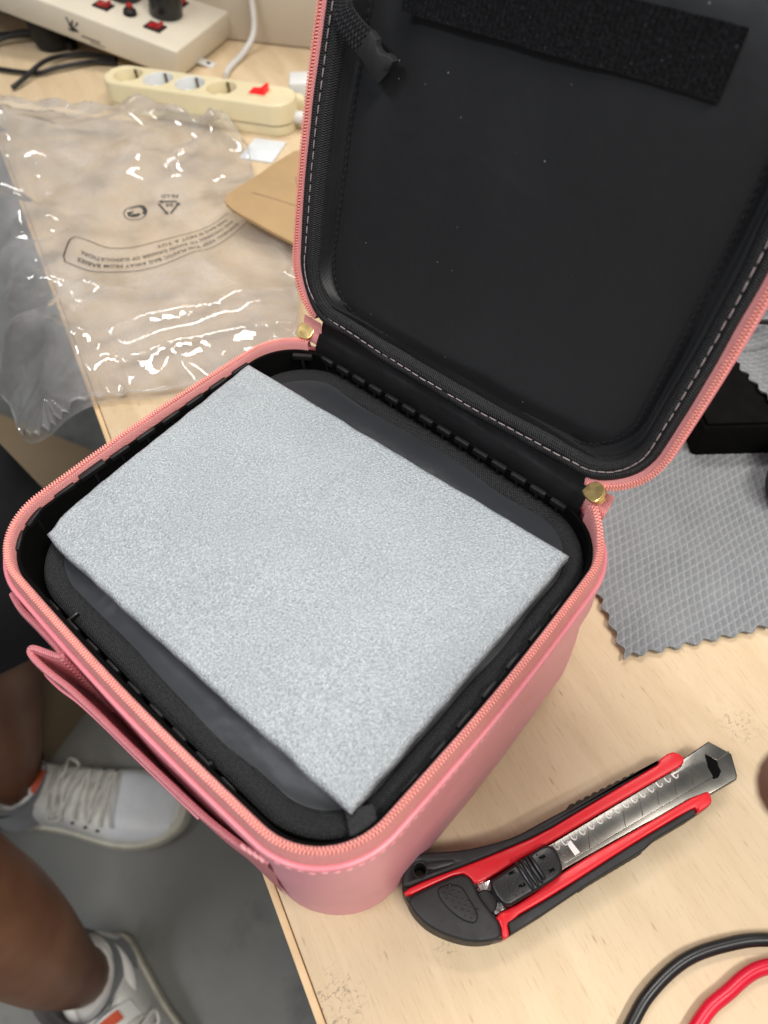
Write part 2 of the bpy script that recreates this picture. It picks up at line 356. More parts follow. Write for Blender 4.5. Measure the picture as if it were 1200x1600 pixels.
KN_BODY = [(-0.04028, -0.07356), (-0.04403, -0.06961), (-0.04643, -0.06467), (-0.04631, -0.06047), (-0.04371, -0.05612), (-0.03663, -0.04921), (-0.03124, -0.04377), (-0.02263, -0.03273), (-0.01661, -0.02322), (-0.01105, -0.00975), (0.00149, 0.01865), (0.01425, 0.04846), (0.0165, 0.05604), (0.01953, 0.05789), (0.02295, 0.05768), (0.02383, 0.05409), (0.02021, 0.04544), (0.00716, 0.01317), (-0.00389, -0.01486), (-0.01159, -0.03369), (-0.01475, -0.04252), (-0.01857, -0.05118), (-0.0058, -0.05472), (0.00071, -0.04168), (0.00702, -0.02036), (0.02401, 0.0196), (0.03736, 0.05164), (0.0412, 0.04899), (0.04205, 0.04602), (0.0388, 0.03694), (0.03048, 0.01711), (0.02876, 0.01001), (0.01702, -0.01986), (0.00378, -0.05529), (0.00214, -0.05978), (-0.00509, -0.06766), (-0.01372, -0.07285), (-0.02355, -0.07628), (-0.03234, -0.0762), (-0.0382, -0.07432)]
KN_GRIP_U = [(-0.04069, -0.07313), (-0.04361, -0.07015), (-0.04597, -0.06527), (-0.04586, -0.06112), (-0.04346, -0.05663), (-0.03646, -0.0498), (-0.03113, -0.04443), (-0.02263, -0.03351), (-0.01667, -0.02411), (-0.01118, -0.0108), (0.00121, 0.01727), (0.01269, 0.04458), (0.01418, 0.04667), (0.01476, 0.04561), (0.01191, 0.03884), (-0.00052, 0.00651), (-0.00925, -0.01618), (-0.01843, -0.03361), (-0.0275, -0.05002), (-0.03499, -0.06257)]
KN_RED_U = [(-0.04027, -0.0732), (-0.03491, -0.06261), (-0.02739, -0.05003), (-0.01831, -0.03358), (-0.0091, -0.01612), (-0.00035, 0.00663), (0.01212, 0.03903), (0.01506, 0.04628), (0.01388, 0.04722), (0.01626, 0.05446), (0.01925, 0.05628), (0.02264, 0.05608), (0.02352, 0.05253), (0.01993, 0.04395), (0.007, 0.01199), (-0.00395, -0.01578), (-0.01157, -0.03444), (-0.0147, -0.04319), (-0.01864, -0.05157), (-0.02186, -0.05048), (-0.02616, -0.05161), (-0.03304, -0.0649), (-0.03752, -0.07433)]
KN_RED_L = [(-0.00584, -0.05528), (0.00062, -0.04235), (0.00686, -0.02123), (0.0237, 0.01836), (0.03692, 0.0501), (0.04073, 0.04747), (0.04144, 0.04478), (0.03861, 0.03684), (0.03759, 0.03885), (0.03634, 0.03885), (0.022, 0.00357), (0.00909, -0.03105), (-0.00048, -0.05366), (0.00359, -0.0571), (0.0019, -0.0601), (-0.00192, -0.05616)]
KN_GRIP_L = [(-0.00017, -0.05385), (0.00917, -0.0315), (0.02204, 0.003), (0.03552, 0.0367), (0.03702, 0.03802), (0.0383, 0.03553), (0.02999, 0.0155), (0.02842, 0.00826), (0.01669, -0.02101), (0.0094, -0.0414), (0.00335, -0.05654)]
KN_CAP = [(-0.03742, -0.07447), (-0.03296, -0.06507), (-0.02611, -0.05183), (-0.02182, -0.0507), (-0.0186, -0.05179), (-0.01519, -0.05362), (-0.00585, -0.05548), (-0.00208, -0.05618), (0.00186, -0.06029), (-0.00514, -0.06826), (-0.01367, -0.07337), (-0.02337, -0.07677), (-0.03204, -0.07668)]
KN_LEVER = [(-0.02995, -0.0635), (-0.02786, -0.05964), (-0.0231, -0.05586), (-0.01887, -0.05695), (-0.01097, -0.05943), (-0.00982, -0.06227), (-0.01088, -0.06412), (-0.01528, -0.06593), (-0.02073, -0.06647), (-0.02631, -0.06588)]
KN_HOLE = [(-0.03991, -0.06253)]
KN_TRI = [(-0.03718, -0.061), (-0.03983, -0.05832), (-0.03238, -0.0505), (-0.03069, -0.04986), (-0.03069, -0.05154)]
KN_PIVOT = [(-0.01132, -0.05345)]
KN_CARRIER = [(-0.01796, -0.05209), (-0.01129, -0.03427), (-0.00361, -0.0155), (0.00741, 0.01243), (0.02043, 0.04459), (0.02243, 0.05693), (0.0276, 0.07195), (0.03702, 0.07332), (0.03855, 0.07347), (0.04492, 0.06607), (0.0456, 0.06396), (0.04006, 0.05075), (0.02394, 0.01933), (0.00684, -0.02034), (0.00041, -0.04143), (-0.00493, -0.05469)]
KN_BLADE = [(-0.00286, -0.01687), (-0.00253, -0.01416), (0.02104, 0.04648), (0.02263, 0.0464), (0.0283, 0.06028), (0.03087, 0.06128), (0.03677, 0.05758), (0.00562, -0.01862), (0.00209, -0.01958)]
KN_SLOT = [(0.02894, 0.06508), (0.0306, 0.06527), (0.03471, 0.06586), (0.0364, 0.06385), (0.03838, 0.06249), (0.03872, 0.05912), (0.03751, 0.05708), (0.03549, 0.0575)]
KN_NOTCH = [(-0.00254, -0.01495), (-0.00085, -0.01092), (0.00096, -0.00654), (0.00265, -0.00225), (0.00433, 0.00228), (0.00602, 0.00684), (0.00771, 0.01131), (0.00947, 0.01588), (0.01125, 0.02048), (0.01296, 0.02492), (0.01463, 0.02947), (0.01642, 0.03404), (0.01824, 0.03865), (0.01997, 0.04308), (0.02175, 0.04709)]
KN_SCORE = [(0.0049, 0.00051), (0.01048, -0.00679), (0.01321, 0.01695), (0.01755, 0.01163), (0.01603, 0.02644), (0.02094, 0.02086), (0.0197, 0.0356), (0.02404, 0.02995), (0.02321, 0.04532), (0.02775, 0.03909), (0.02722, 0.05436), (0.03138, 0.04825)]
KN_SLIDER = [(-0.01478, -0.04663), (-0.01326, -0.04246), (-0.00627, -0.02175), (-0.00463, -0.01929), (-0.00169, -0.01815), (0.00083, -0.01889), (0.00547, -0.0223), (0.00628, -0.02502), (0.00514, -0.0291), (-0.00258, -0.0482), (-0.00408, -0.05006), (-0.00632, -0.05032), (-0.00946, -0.04994), (-0.01309, -0.04836)]
KN_RIDGE = [(-0.01124, -0.03381), (0.0013, -0.03779), (-0.01025, -0.03169), (0.00213, -0.03548), (-0.00925, -0.02956), (0.0027, -0.03337), (-0.00833, -0.02791), (0.00261, -0.03144)]
KN_PLATE = [(-0.01817, -0.05037), (-0.01516, -0.04525), (-0.00701, -0.04947), (-0.00341, -0.0487), (-0.00545, -0.05445)]
KN_LABEL = [(0.00213, -0.00919), (0.00795, -0.01065), (0.00711, -0.01323), (0.00147, -0.01142)]
KN_RIBS = [(0.02781, 0.00766), (0.02649, 0.00443), (0.02517, 0.00122), (0.02387, -0.00197), (0.02257, -0.00515), (0.02128, -0.0083), (0.01999, -0.01144), (0.01872, -0.01457), (0.01745, -0.01767), (0.01631, -0.02097)]
KN_RIBSU = [(0.00862, 0.03558), (0.00683, 0.03168), (0.00504, 0.02779), (0.00327, 0.02393), (0.00151, 0.02009), (-0.00024, 0.01628), (-0.00199, 0.01249), (-0.00372, 0.00871), (-0.00544, 0.00497)]

# ------------------------------------------------------------------ setting: floor, worktop, back board
FZ = -0.72
o = make('floor', [(-3, -2.5, 0), (3, -2.5, 0), (3, 3, 0), (-3, 3, 0)], [(0, 1, 2, 3)], 'concrete', loc=(0, 0, FZ)); tag(o, kind='structure')
EA = math.atan2(-0.374, 0.928)                    # direction of the table's near-left edge
bench = empty('workbench', (0.0506, -0.0918, 0), EA); tag(bench, 'pale birch plywood worktop everything stands on', 'workbench')
B().box((-0.4, 0.5, -0.0095), (2.2, 0.996, 0.019), bev=0.0012).build('tabletop', 'plywood', bench)
B().box((-0.4, 0.0, -0.0098), (2.2, 0.0034, 0.0184), bev=0.0008).build('edge_band', 'ply_edge', bench)
for lx in (-1.35, 0.55): B().box((lx, 0.9, -0.37), (0.06, 0.06, 0.70), bev=0.003).build('leg', 'ply_edge', bench)
def bt(x, y):                                     # world -> distance inside the table edge
    return (x-0.0506)*0.374+(y+0.0918)*0.928
board = empty('back_board', (-0.592, 0.5245, 0.001), math.atan2(0.421, 0.907)); tag(board, 'cream painted board standing along the back of the worktop', 'board')
B().box((0.1, 0.011, 0.03), (1.3, 0.022, 0.06), bev=0.002).build('lower_rail', 'cream_wall', board)
B().box((0.1, 0.021, 0.26), (1.3, 0.022, 0.40), bev=0.002).build('panel', 'cream_wall', board)
ct = empty('cardboard_carton', (-0.494, -0.095, FZ), math.atan2(0.277, 0.96)); tag(ct, 'brown closed carton on the floor behind the black shorts', 'carton')
B().box((-0.30, -0.06, 0.108), (0.6, 0.72, 0.216), bev=0.004).build('carton_body', 'carton', ct)
B().box((-0.30, -0.148, 0.2185), (0.6, 0.54, 0.004), bev=0.0012).build('flap', 'carton', ct)
B().box((-0.30, 0.213, 0.2185), (0.6, 0.174, 0.004), bev=0.0012).build('flap', 'carton', ct)

# ------------------------------------------------------------------ the pink case
HX, HY, HZ = 0.0985, 0.088, 0.117
def rrect(hx, hy, r, bow=0.0015, ns=24, nc=14, c=(0, 0)):
    """rounded rectangle, start at the middle of the +y side, clockwise; list of (p, n) 2-D"""
    pts = []
    def arc(cx, cy, a0, a1):
        for i in range(nc+1):
            a = a0+(a1-a0)*i/nc; pts.append((cx+r*math.cos(a), cy+r*math.sin(a)))
    def side(x0, y0, x1, y1, n):
        for i in range(1, n):
            f = i/n; b = bow*math.sin(PI*f)**1.0; dx, dy = x1-x0, y1-y0; L = math.hypot(dx, dy)
            pts.append((x0+dx*f-dy/L*b, y0+dy*f+dx/L*b))
    X, Y = hx-r, hy-r
    h = ns//2
    for i in range(0, h):
        f = i/h; pts.append((X*f, hy+bow*math.cos(PI/2*f)))
    arc(X, Y, PI/2, 0); side(hx, Y, hx, -Y, ns); arc(X, -Y, 0, -PI/2); side(X, -hy, -X, -hy, ns)
    arc(-X, -Y, -PI/2, -PI); side(-hx, -Y, -hx, Y, ns); arc(-X, Y, PI, PI/2)
    for i in range(1, h+1):
        f = 1-i/h; pts.append((-X*f, hy+bow*math.cos(PI/2*f)))
    P = [V(p) for p in pts]; n = len(P); out = []
    for i in range(n):
        d = (P[(i+1) % (n-1)]-P[(i-1) % (n-1)]).normalized(); out.append((V((P[i].x+c[0], P[i].y+c[1])), V((-d.y, d.x))))
    return out
def base_fr(x, y, h): return V((x, y, h))
LD = V((0, 0.2968, 0.9549)); LN = V((0, -0.9549, 0.2968)); LO = V((0, 0.0908, 0.1286))
LCY, LHY = 0.086, 0.089
def lid_fr(x, y, h): return LO+V((x, 0, 0))+LD*(y+LCY)+LN*h
def sweep(path, prof, fr, bb=None, rng=None, wob=None):
    bb = bb or B(); P = path if rng is None else path[rng[0]:rng[1]]
    rows = []; uvs = []; L = 0
    for i, (p, n) in enumerate(P):
        if i: L += (p-P[i-1][0]).length
        r = []; q = []; vl = 0; prev = None
        for (o_, h_) in prof:
            if prev: vl += math.hypot(o_-prev[0], h_-prev[1])
            prev = (o_, h_)
            x, y = p.x+n.x*o_, p.y+n.y*o_
            if wob: o2, h2 = wob(x, y, h_, p, n); x += n.x*o2; y += n.y*o2; h_ = h_+h2
            r.append(fr(x, y, h_)); q.append((L, vl))
        rows.append(r); uvs.append(q)
    return bb.grid(rows, uvs)
def along(path, rng=None):
    P = path if rng is None else path[rng[0]:rng[1]]; L = [0]
    for i in range(1, len(P)): L.append(L[-1]+(P[i][0]-P[i-1][0]).length)
    def ev(s_):
        lo, hi = 0, len(L)-1
        while hi-lo > 1:
            m = (lo+hi)//2
            if L[m] <= s_: lo = m
            else: hi = m
        f = (s_-L[lo])/max(1e-9, L[hi]-L[lo]); p = P[lo][0].lerp(P[hi][0], f); n = P[lo][1].lerp(P[hi][1], f).normalized(); return p, n
    return L[-1], ev
def teeth(path, fr, o0, h0, rng, pitch=0.00128, la=0.00046, lc=0.00125, lh=0.0007):
    b = B(); L, ev = along(path, rng); k = 0; s_ = pitch
    while s_ < L-pitch:
        p, n = ev(s_); t_ = V((-n.y, n.x)); ang = 0.30
        for side in (1, -1):
            ss = s_+(pitch*0.5 if side < 0 else 0); p, n = ev(min(ss, L)); t_ = V((n.y, -n.x))
            c = p+n*(o0+side*lc*0.46); d1 = (n*math.cos(ang)+t_*math.sin(ang)*side); d2 = V((-d1.y, d1.x))
            vs = []; 
            for (a, e) in ((-1, 0.55), (-0.55, 1), (0.55, 1), (1, 0.55)):
                for q in range(6):
                    an = 2*PI*q/6
                    w2 = c+d1*(a*lc*0.60)+d2*(math.cos(an)*la*e); vs.append(fr(w2.x, w2.y, h0+math.sin(an)*lh*e))
            fs = [(r*6+q, r*6+(q+1) % 6, (r+1)*6+(q+1) % 6, (r+1)*6+q) for r in range(3) for q in range(6)]+[(5, 4, 3, 2, 1, 0), tuple(18+q for q in range(6))]
            b.add(vs, fs)
        s_ += pitch
    return b
def dashes(path, fr, o0, h0, rng, ln, gap, wd=0.00045, th=0.0003, jit=0.0002, ofun=None):
    b = B(); L, ev = along(path, rng); s_ = gap
    while s_ < L-ln:
        p, n = ev(s_+ln/2); t_ = V((n.y, -n.x)); j = random.uniform(-jit, jit); oo = o0+(ofun(p) if ofun else 0)
        c = p+n*(oo+j); vs = []
        for (a, e) in ((-1, 0.5), (-0.6, 1), (0.6, 1), (1, 0.5)):
            for q in range(6):
                an = 2*PI*q/6; w2 = c+t_*(a*ln/2)+n*(math.cos(an)*wd*e); vs.append(fr(w2.x, w2.y, h0+(th*0.6 if abs(a) < 0.8 else 0)+math.sin(an)*th))
        fs = [(r*6+q, r*6+(q+1) % 6, (r+1)*6+(q+1) % 6, (r+1)*6+q) for r in range(3) for q in range(6)]+[(5, 4, 3, 2, 1, 0), tuple(18+q for q in range(6))]
        b.add(vs, fs); s_ += ln+gap
    return b

case = empty('makeup_case', (0, 0, 0)); tag(case, 'open pink zip-up case with black lining on the worktop', 'case')
RIM = rrect(HX, HY, 0.030, 0.0016); NR = len(RIM)
def first(path, x, back=True):                     # indices where the zip starts/ends on the hinge side
    i0 = next(i for i, (p, n) in enumerate(path) if p.x > x and p.y > 0)
    i1 = max(i for i, (p, n) in enumerate(path) if p.x < -x and p.y > 0)
    return i0, i1+1
ZR = first(RIM, 0.079)
def zip_fr(x, y, h):                               # the zip climbs to its stop beside the hinge
    d = math.hypot(x-0.080, y-0.088); k = (1-sm(0.0, 0.022, d))*sm(0.1105, 0.117, h); return V((x, y, h+0.0068*k))
def wallwob(x, y, h, p, n):
    k = sm(0.0, 0.02, h)*(1-sm(0.085, 0.107, h))
    return (0.0022*nz(x*16, y*16, h*22)+0.0008*nz(x*50+4, y*50, h*60))*k, 0.0
wall = [(-0.006, 0.0004), (-0.001, 0.0008), (0.0022, 0.0026), (0.0036, 0.006), (0.0042, 0.012)]+[(0.0040+0.0006*math.sin(i/12*PI), 0.018+i*0.0072) for i in range(1, 13)]+[(0.0035, 0.1092), (0.0026, 0.1104)]
sweep(RIM, wall, base_fr, wob=wallwob).build('outer_wall', 'pink_leather', case)
fl = RIM[:-1]; make('base_panel', [base_fr(p.x-n.x*0.006, p.y-n.y*0.006, 0.0006) for p, n in fl], [tuple(range(len(fl)))], 'pink_leather', case)
def ring_tube(path, fr, o0, h0, r, n=8, rng=None):
    P = path if rng is None else path[rng[0]:rng[1]]
    return B().tube([fr(p.x+nn.x*o0, p.y+nn.y*o0, h0) for p, nn in (P[:-1] if rng is None else P)], r, n, closed=rng is None)
ring_tube(RIM, base_fr, 0.0034, 0.1098, 0.00115).build('piping', 'pink_piping', case)
tapeA = [(-0.0016, 0.1098), (-0.0017, 0.1165), (-0.0012, 0.1172), (0.0010, 0.1170), (0.0017, 0.1152), (0.0028, 0.1112), (0.0030, 0.1095)]
def tapewob(x, y, h, p, n): return 0.0, 0.0009*nz(x*20, y*20, 3)*sm(0.110, 0.117, h)
sweep(RIM, tapeA, zip_fr, rng=ZR, wob=tapewob).build('zip_tape', 'pink_tape', case)
tag(teeth(RIM, zip_fr, 0.0, 0.1176, ZR).build('zip_teeth', 'pink_coil', case, uv=False), kind='stuff')
tag(dashes(RIM, base_fr, 0.0041, 0.1055, ZR, 0.0021, 0.0014, 0.00028, 0.00022).build('wall_stitching', 'pink_thread', case, uv=False), kind='stuff')
# black plastic frame inside the shell, with moulded clips along its top
sweep(RIM, [(-0.0018, 0.1100), (-0.0020, 0.1128), (-0.0034, 0.1128), (-0.0036, 0.1115), (-0.0037, 0.058)], base_fr).build('inner_frame', 'black_deep', case)
make('frame_floor', [base_fr(p.x-n.x*0.0036, p.y-n.y*0.0036, 0.060) for p, n in fl], [tuple(range(len(fl)))], 'black_deep', case)
def clip(x, y, ang, ln=0.0085, h=0.1133, wd=0.0024):
    a = V((math.cos(ang), math.sin(ang), 0)); n = V((-a.y, a.x, 0))
    b = B().box((x, y, h-0.0012), (ln, wd, 0.0030), (a, n, V((0, 0, 1))), bev=0.0005)
    b.box(V((x, y, h-0.006)), (0.0014, wd*0.9, 0.012), (a, n, V((0, 0, 1))), bev=0.0003)
    return b.build('clip', 'black_matte', case)
for i in range(14): clip(-0.068+i*0.0105, 0.0842+0.0012*math.cos(i/13*PI-PI/2), 0, 0.0076)
for i in range(8): clip(-0.0965, -0.050+i*0.0145, PI/2, 0.010 if i != 1 else 0.013, 0.1136+(0.001 if i == 1 else 0), 0.0034 if i == 1 else 0.0022)
for i in range(7): clip(0.0957, -0.045+i*0.0145, PI/2, 0.008, 0.1122, 0.0016)
for i in range(9): clip(-0.052+i*0.0128, -0.0852, 0, 0.0070, 0.1122, 0.0012)
for (ax_, ay, an) in ((-0.0885, -0.0775, -0.75), (-0.0945, -0.0665, -1.15), (-0.080, 0.0785, 0.62)): clip(ax_, ay, an, 0.010)
B().box((-0.0425, -0.0838, 0.1108), (0.0012, 0.0062, 0.0022), bev=0.0003).build('rib', 'black_plastic', case)
B().lathe([(0.0012, 0), (0.0012, 0.004), (0.0006, 0.0048)], (0.0405, -0.0845, 0.107), n=12).build('peg', 'black_plastic', case)
# padded insert tray
TRAY = rrect(0.0875, 0.0800, 0.028, 0.0005, c=(0.0042, 0.0008))
def traywob(x, y, h, p, n): return 0.0006*nz(x*28, y*28, 2.0), -0.0028+0.0004*nz(x*22+7, y*22, 1.0)
band = [(-0.0040-0.0012*0, 0.1050)]+[(-0.0000+0.0046*math.cos(a), 0.1090+0.0017*math.sin(a)) for a in [PI-i*PI/9 for i in range(10)]]+[(0.0044, 0.1050), (0.0030, 0.070)]
tray = sweep(TRAY, band, base_fr, wob=traywob).build('tray_binding', 'black_binding', case)
b = B(); rows = []; uvs = []
for k in range(0, 15):
    f = k/14; row = []; uv = []
    for p, n in TRAY:
        q = V((p.x-n.x*0.0020, p.y-n.y*0.0020)); c0 = V((0.0038, 0.0)); q = q.lerp(c0, f**1.6)
        z = 0.1070+0.0028*sm(0.12, 0.34, f)+0.0014*nz(q.x*35, q.y*35, 5)*sm(0, 0.1, f)+0.0012*abs(nz(q.x*18+q.y*9, q.y*50, 1))*sm(0.04, 0.2, f)
        row.append(base_fr(q.x, q.y, z)); uv.append((q.x, q.y))
    rows.append(row); uvs.append(uv)
b.grid(rows, uvs).build('tray_lining', 'blue_nylon', case)
# velcro-like loop at the near right corner of the tray
b = B(); pts = [V((0.0915, -0.0640, 0.1115)), V((0.0935, -0.0585, 0.1122)), V((0.0945, -0.0530, 0.1110))]
b.box((0.0912, -0.0640, 0.1108), (0.0085, 0.0100, 0.0030), (V((0.82, -0.57, 0)), V((0.57, 0.82, 0)), V((0, 0, 1))), bev=0.0009).build('corner_tab', 'black_binding', case)

# hinge strip, zip ends and gold stops
rows = []; uvs = []
prof = [(0.0850, 0.1085), (0.0858, 0.1150), (0.0872, 0.1188), (0.0890, 0.1212), (0.0908, 0.1230), (0.0916, 0.1252), (0.0922, 0.1280), (0.0932, 0.1315), (0.0952, 0.1370)]
for i in range(41):
    x = -0.0775+0.155*i/40
    rows.append([V((x, y+0.0016*math.cos(x/0.0775*PI/2)+0.0006*nz(x*60, k*0.7), z+0.0005*nz(x*80, k*0.9, 2))) for k, (y, z) in enumerate(prof)]); uvs.append([(x, z) for y, z in prof])
B().grid(rows, uvs).build('hinge_strip', 'hinge_cloth', case)
for sx in (-1, 1):
    rows = []; uvs = []
    for i in range(9):
        x = sx*(0.0765+0.0115*i/8); k = i/8
        rows.append([V((x, 0.0866-0.0022*k*k+0.0005, 0.1150+0.001*k)), V((x, 0.0876-0.002*k*k, 0.1188)), V((x, 0.0890-0.0018*k*k, 0.1208)), V((x, 0.0893-0.0016*k*k, 0.1213)), V((x, 0.0897-0.001*k*k, 0.1222)), V((x, 0.0903-0.001*k*k, 0.1248)), V((x, 0.0903, 0.1275))]); uvs.append([(x, j*0.002) for j in range(7)])
    B().grid(rows, uvs).build('zip_end_tape', 'pink_tape', case)
    a = V((sx*0.93, -0.30, 0.12)).normalized(); n_ = V((sx*0.10, -0.52, 0.85)).normalized(); u_ = n_.cross(a).normalized(); n_ = a.cross(u_).normalized()
    if n_.z < 0: n_ = -n_
    out = [(-0.0044, -0.0026), (-0.0038, 0.0030), (-0.0006, 0.0044), (0.0026, 0.0040), (0.0042, 0.0022), (0.0042, -0.0022), (0.0024, -0.0040), (-0.0010, -0.0040), (-0.0030, -0.0034)]
    st_ = B().prism([tuple(p) for p in chaikin([V(q) for q in out], 1)], -0.0007, 0.0007, 0.0004, 2, (a, u_, n_), V((-0.0850, 0.0868, 0.1206)) if sx < 0 else V((0.0806, 0.0862, 0.1288)))
    if sx > 0: st_.box(V((0.0846, 0.0858, 0.1272)), (0.0018, 0.0036, 0.0022), (a, u_, n_), bev=0.0006)
    tag(st_.build('zip_stop', 'gold', case, sharp=12), 'gold zip stop beside the ' + ('grey cloth' if sx > 0 else 'clear bag'))

# lid
lid = B  # (alias kept simple)
LRIM = rrect(HX, LHY, 0.031, 0.0022)
LRIM = [(V((p.x, p.y)), n) for p, n in LRIM]
# the +y side of this path is the lid's far edge; the hinge side is -y
def lid_rng(path, x):
    i0 = min(i for i, (p, n) in enumerate(path) if p.y < 0 and p.x < x and abs(p.y) > LHY-0.012)
    i1 = max(i for i, (p, n) in enumerate(path) if p.y < 0 and p.x > -x and abs(p.y) > LHY-0.012)
    return i1, i0
i_end, i_start = None, None
LP = LRIM[:-1]
mid = min(range(len(LP)), key=lambda i: (LP[i][0]-V((0, -LHY))).length)
LRIM2 = LP[mid:]+LP[:mid]+[LP[mid]]                 # start at the hinge
i0 = next(i for i, (p, n) in enumerate(LRIM2) if p.x < -0.079); i1 = max(i for i, (p, n) in enumerate(LRIM2) if p.x > 0.074)+1
LZ = (i0, i1)
ltape = [(0.0006, -0.0068), (0.0008, -0.0052), (0.0012, -0.0012), (0.0011, 0.0004), (-0.0014, 0.0004), (-0.0030, -0.0002), (-0.0046, -0.0012)]
sweep(LRIM2, ltape, lid_fr, rng=LZ).build('lid_zip_tape', 'pink_tape', case)
tag(teeth(LRIM2, lid_fr, 0.0004, 0.0008, LZ).build('lid_zip_teeth', 'pink_coil', case, uv=False), kind='stuff')
sweep(LRIM2, [(0.0004, -0.0056), (0.0004, -0.0068), (-0.0006, -0.012), (-0.0024, -0.019), (-0.0042, -0.0235), (-0.0060, -0.0255), (-0.0090, -0.0262)], lid_fr).build('lid_shell', 'pink_leather', case)
make('lid_back', [lid_fr(p.x-n.x*0.009, p.y-n.y*0.009, -0.0262) for p, n in LP], [tuple(range(len(LP)))], 'pink_leather', case)
ring_tube(LRIM2, lid_fr, 0.0004, -0.0066, 0.0010).build('lid_piping', 'pink_piping', case)
def bot(p): return sm(-LHY+0.03, -LHY+0.004, p.y)     # 1 along the hinge side
def bindwob(x, y, h, p, n):
    k = bot(p); return 0.0022*k*0+0.0004*nz(x*60, y*60), 0.0008*nz(x*25, y*25, 4)+0.0016*k*nz(x*45, 3)
bprof = [(-0.0022, -0.0012), (-0.0030, 0.0004), (-0.0042, 0.0010), (-0.0056, 0.0008), (-0.0064, 0.0001), (-0.0070, 0.0006), (-0.0086, 0.0006), (-0.0100, -0.0004), (-0.0112, -0.0022), (-0.0120, -0.0050)]
sweep(LRIM2, bprof, lid_fr, wob=bindwob).build('lid_binding', 'black_ribbon', case)
tag(dashes(LRIM2, lid_fr, -0.0066, 0.0008, None, 0.0034, 0.0012, 0.00026, 0.00026).build('binding_stitching', 'pale_thread', case, uv=False), kind='stuff')
# lining: from the binding down into a valley, up to the stitched panel, across the panel
PAN = rrect(0.0820, 0.0770, 0.026, 0.0010, c=(0, 0.0)); PP = PAN[:-1]; mid = min(range(len(PP)), key=lambda i: (PP[i][0]-V((0, -0.0770))).length)
PAN2 = PP[mid:]+PP[:mid]+[PP[mid]]; PCY = 0.0835-LCY
assert len(PAN2) == len(LRIM2)
def panz(x, y):
    return -0.0085+0.0026*nz(x*9+3, y*9, 1)+0.0013*nz(x*34, y*14, 2)-0.0030*math.exp(-((x+0.066)/0.009)**2)*sm(-0.03, 0.05, y)
rows = []; uvs = []
for k in range(0, 9):
    f = k/8; row = []; uv = []
    for (p, n), (q, m) in zip(LRIM2, PAN2):
        a = V((p.x-n.x*0.0112, p.y-n.y*0.0112)); b_ = V((q.x, q.y+PCY)); r = a.lerp(b_, f)
        hz = -0.003*(1-f)+panz(b_.x, b_.y)*f-0.0040*math.sin(PI*f)**1.2*(1-0.25*bot(p))+0.0034*nz(r.x*26, r.y*26, 7)*math.sin(PI*f)
        row.append(lid_fr(r.x, r.y, hz)); uv.append((r.x, r.y))
    rows.append(row); uvs.append(uv)
for k in range(1, 22):
    f = (k/21); row = []; uv = []
    for (q, m) in PAN2:
        r = V((q.x, q.y+PCY)).lerp(V((0, PCY)), f); puff = 0.0014*sm(0, 0.10, f)
        row.append(lid_fr(r.x, r.y, panz(r.x, r.y)+puff)); uv.append((r.x, r.y))
    rows.append(row); uvs.append(uv)
B().grid(rows, uvs).build('lid_lining', 'black_nylon', case, sharp=60)
PANc = [(V((q.x, q.y+PCY)), m) for q, m in PAN2]
tag(dashes(PANc, lid_fr, -0.0006, -0.0076, None, 0.0021, 0.0010, 0.0004, 0.0004).build('panel_stitching', 'black_thread', case, uv=False), kind='stuff')
# wide hook-and-loop strap across the top of the lid
def lid_pt(x, s_, h): return lid_fr(x, s_-LCY, h)
def strap(name, p0, p1, wd, h, mat, th=0.0016, nx=60, ny=10, lift=0.0):
    rows = []; uvs = []; d = (V(p1)-V(p0)); L = d.length; d = d/L; u = V((-d.y, d.x))
    for j in range(-1, ny+2):
        row = []; uv = []
        for i in range(-1, nx+2):
            a = min(max(i/nx, 0), 1)*L; b_ = min(max(j/ny, 0), 1)*wd; edge = (i < 0 or i > nx or j < 0 or j > ny)
            q = V(p0)+d*a+u*b_+u*(0.0004*nz(a*90, 1.5)); hh = h+lift*math.sin(PI*a/L)+0.0006*nz(a*40, b_*40, 8)
            row.append(lid_pt(q.x, q.y, hh if not edge else hh-th)); uv.append((a, b_))
        rows.append(row); uvs.append(uv)
    return B().grid(rows, uvs).build(name, mat, case)
strap('velcro_strap', (-0.0628, 0.1305), (0.0605, 0.1338), 0.0190, -0.0040, 'velcro')
b = B()
for i in range(26):
    x = -0.05+0.126*i/25
pts = spline([lid_pt(x, s_, h) for x, s_, h in ((-0.070, 0.156, -0.006), (-0.02, 0.1545, -0.003), (0.03, 0.1525, -0.002), (0.048, 0.1535, -0.003), (0.066, 0.149, -0.006), (0.082, 0.146, -0.009))], 40)
rows = []; uvs = []
for i, p in enumerate(pts):
    rows.append([p+LD*(a*0.009)+LN*(0.0032*math.sin(PI*a)) for a in [k/8 for k in range(9)]]); uvs.append([(i*0.003, k*0.001) for k in range(9)])

# side-release buckle on a webbing loop
web = spline([lid_pt(x, s_, h) for x, s_, h in ((-0.090, 0.1300, -0.001), (-0.0865, 0.1250, 0.0015), (-0.0800, 0.1205, 0.0010), (-0.0735, 0.1172, -0.001))], 14)
wx = lid_pt(1, 0, 0)-lid_pt(0, 0, 0); bd = (web[-1]-web[4]).normalized(); bu = LN.cross(bd).normalized()
rows = []; uvs = []
for i, p in enumerate(web):
    d = (web[min(i+1, 14)]-web[max(i-1, 0)]).normalized(); u = LN.cross(d).normalized(); r = []
    for (a, h) in ((-0.0052, -0.0008), (-0.0050, 0.0005), (0.0, 0.0009), (0.0050, 0.0005), (0.0052, -0.0008)): r.append(p+u*a+LN*h)
    rows.append(r); uvs.append([(i*0.0012, k*0.002) for k in range(5)])
bk = B().grid(rows, uvs).build('buckle_webbing', 'black_binding', case)
bo = web[-1]
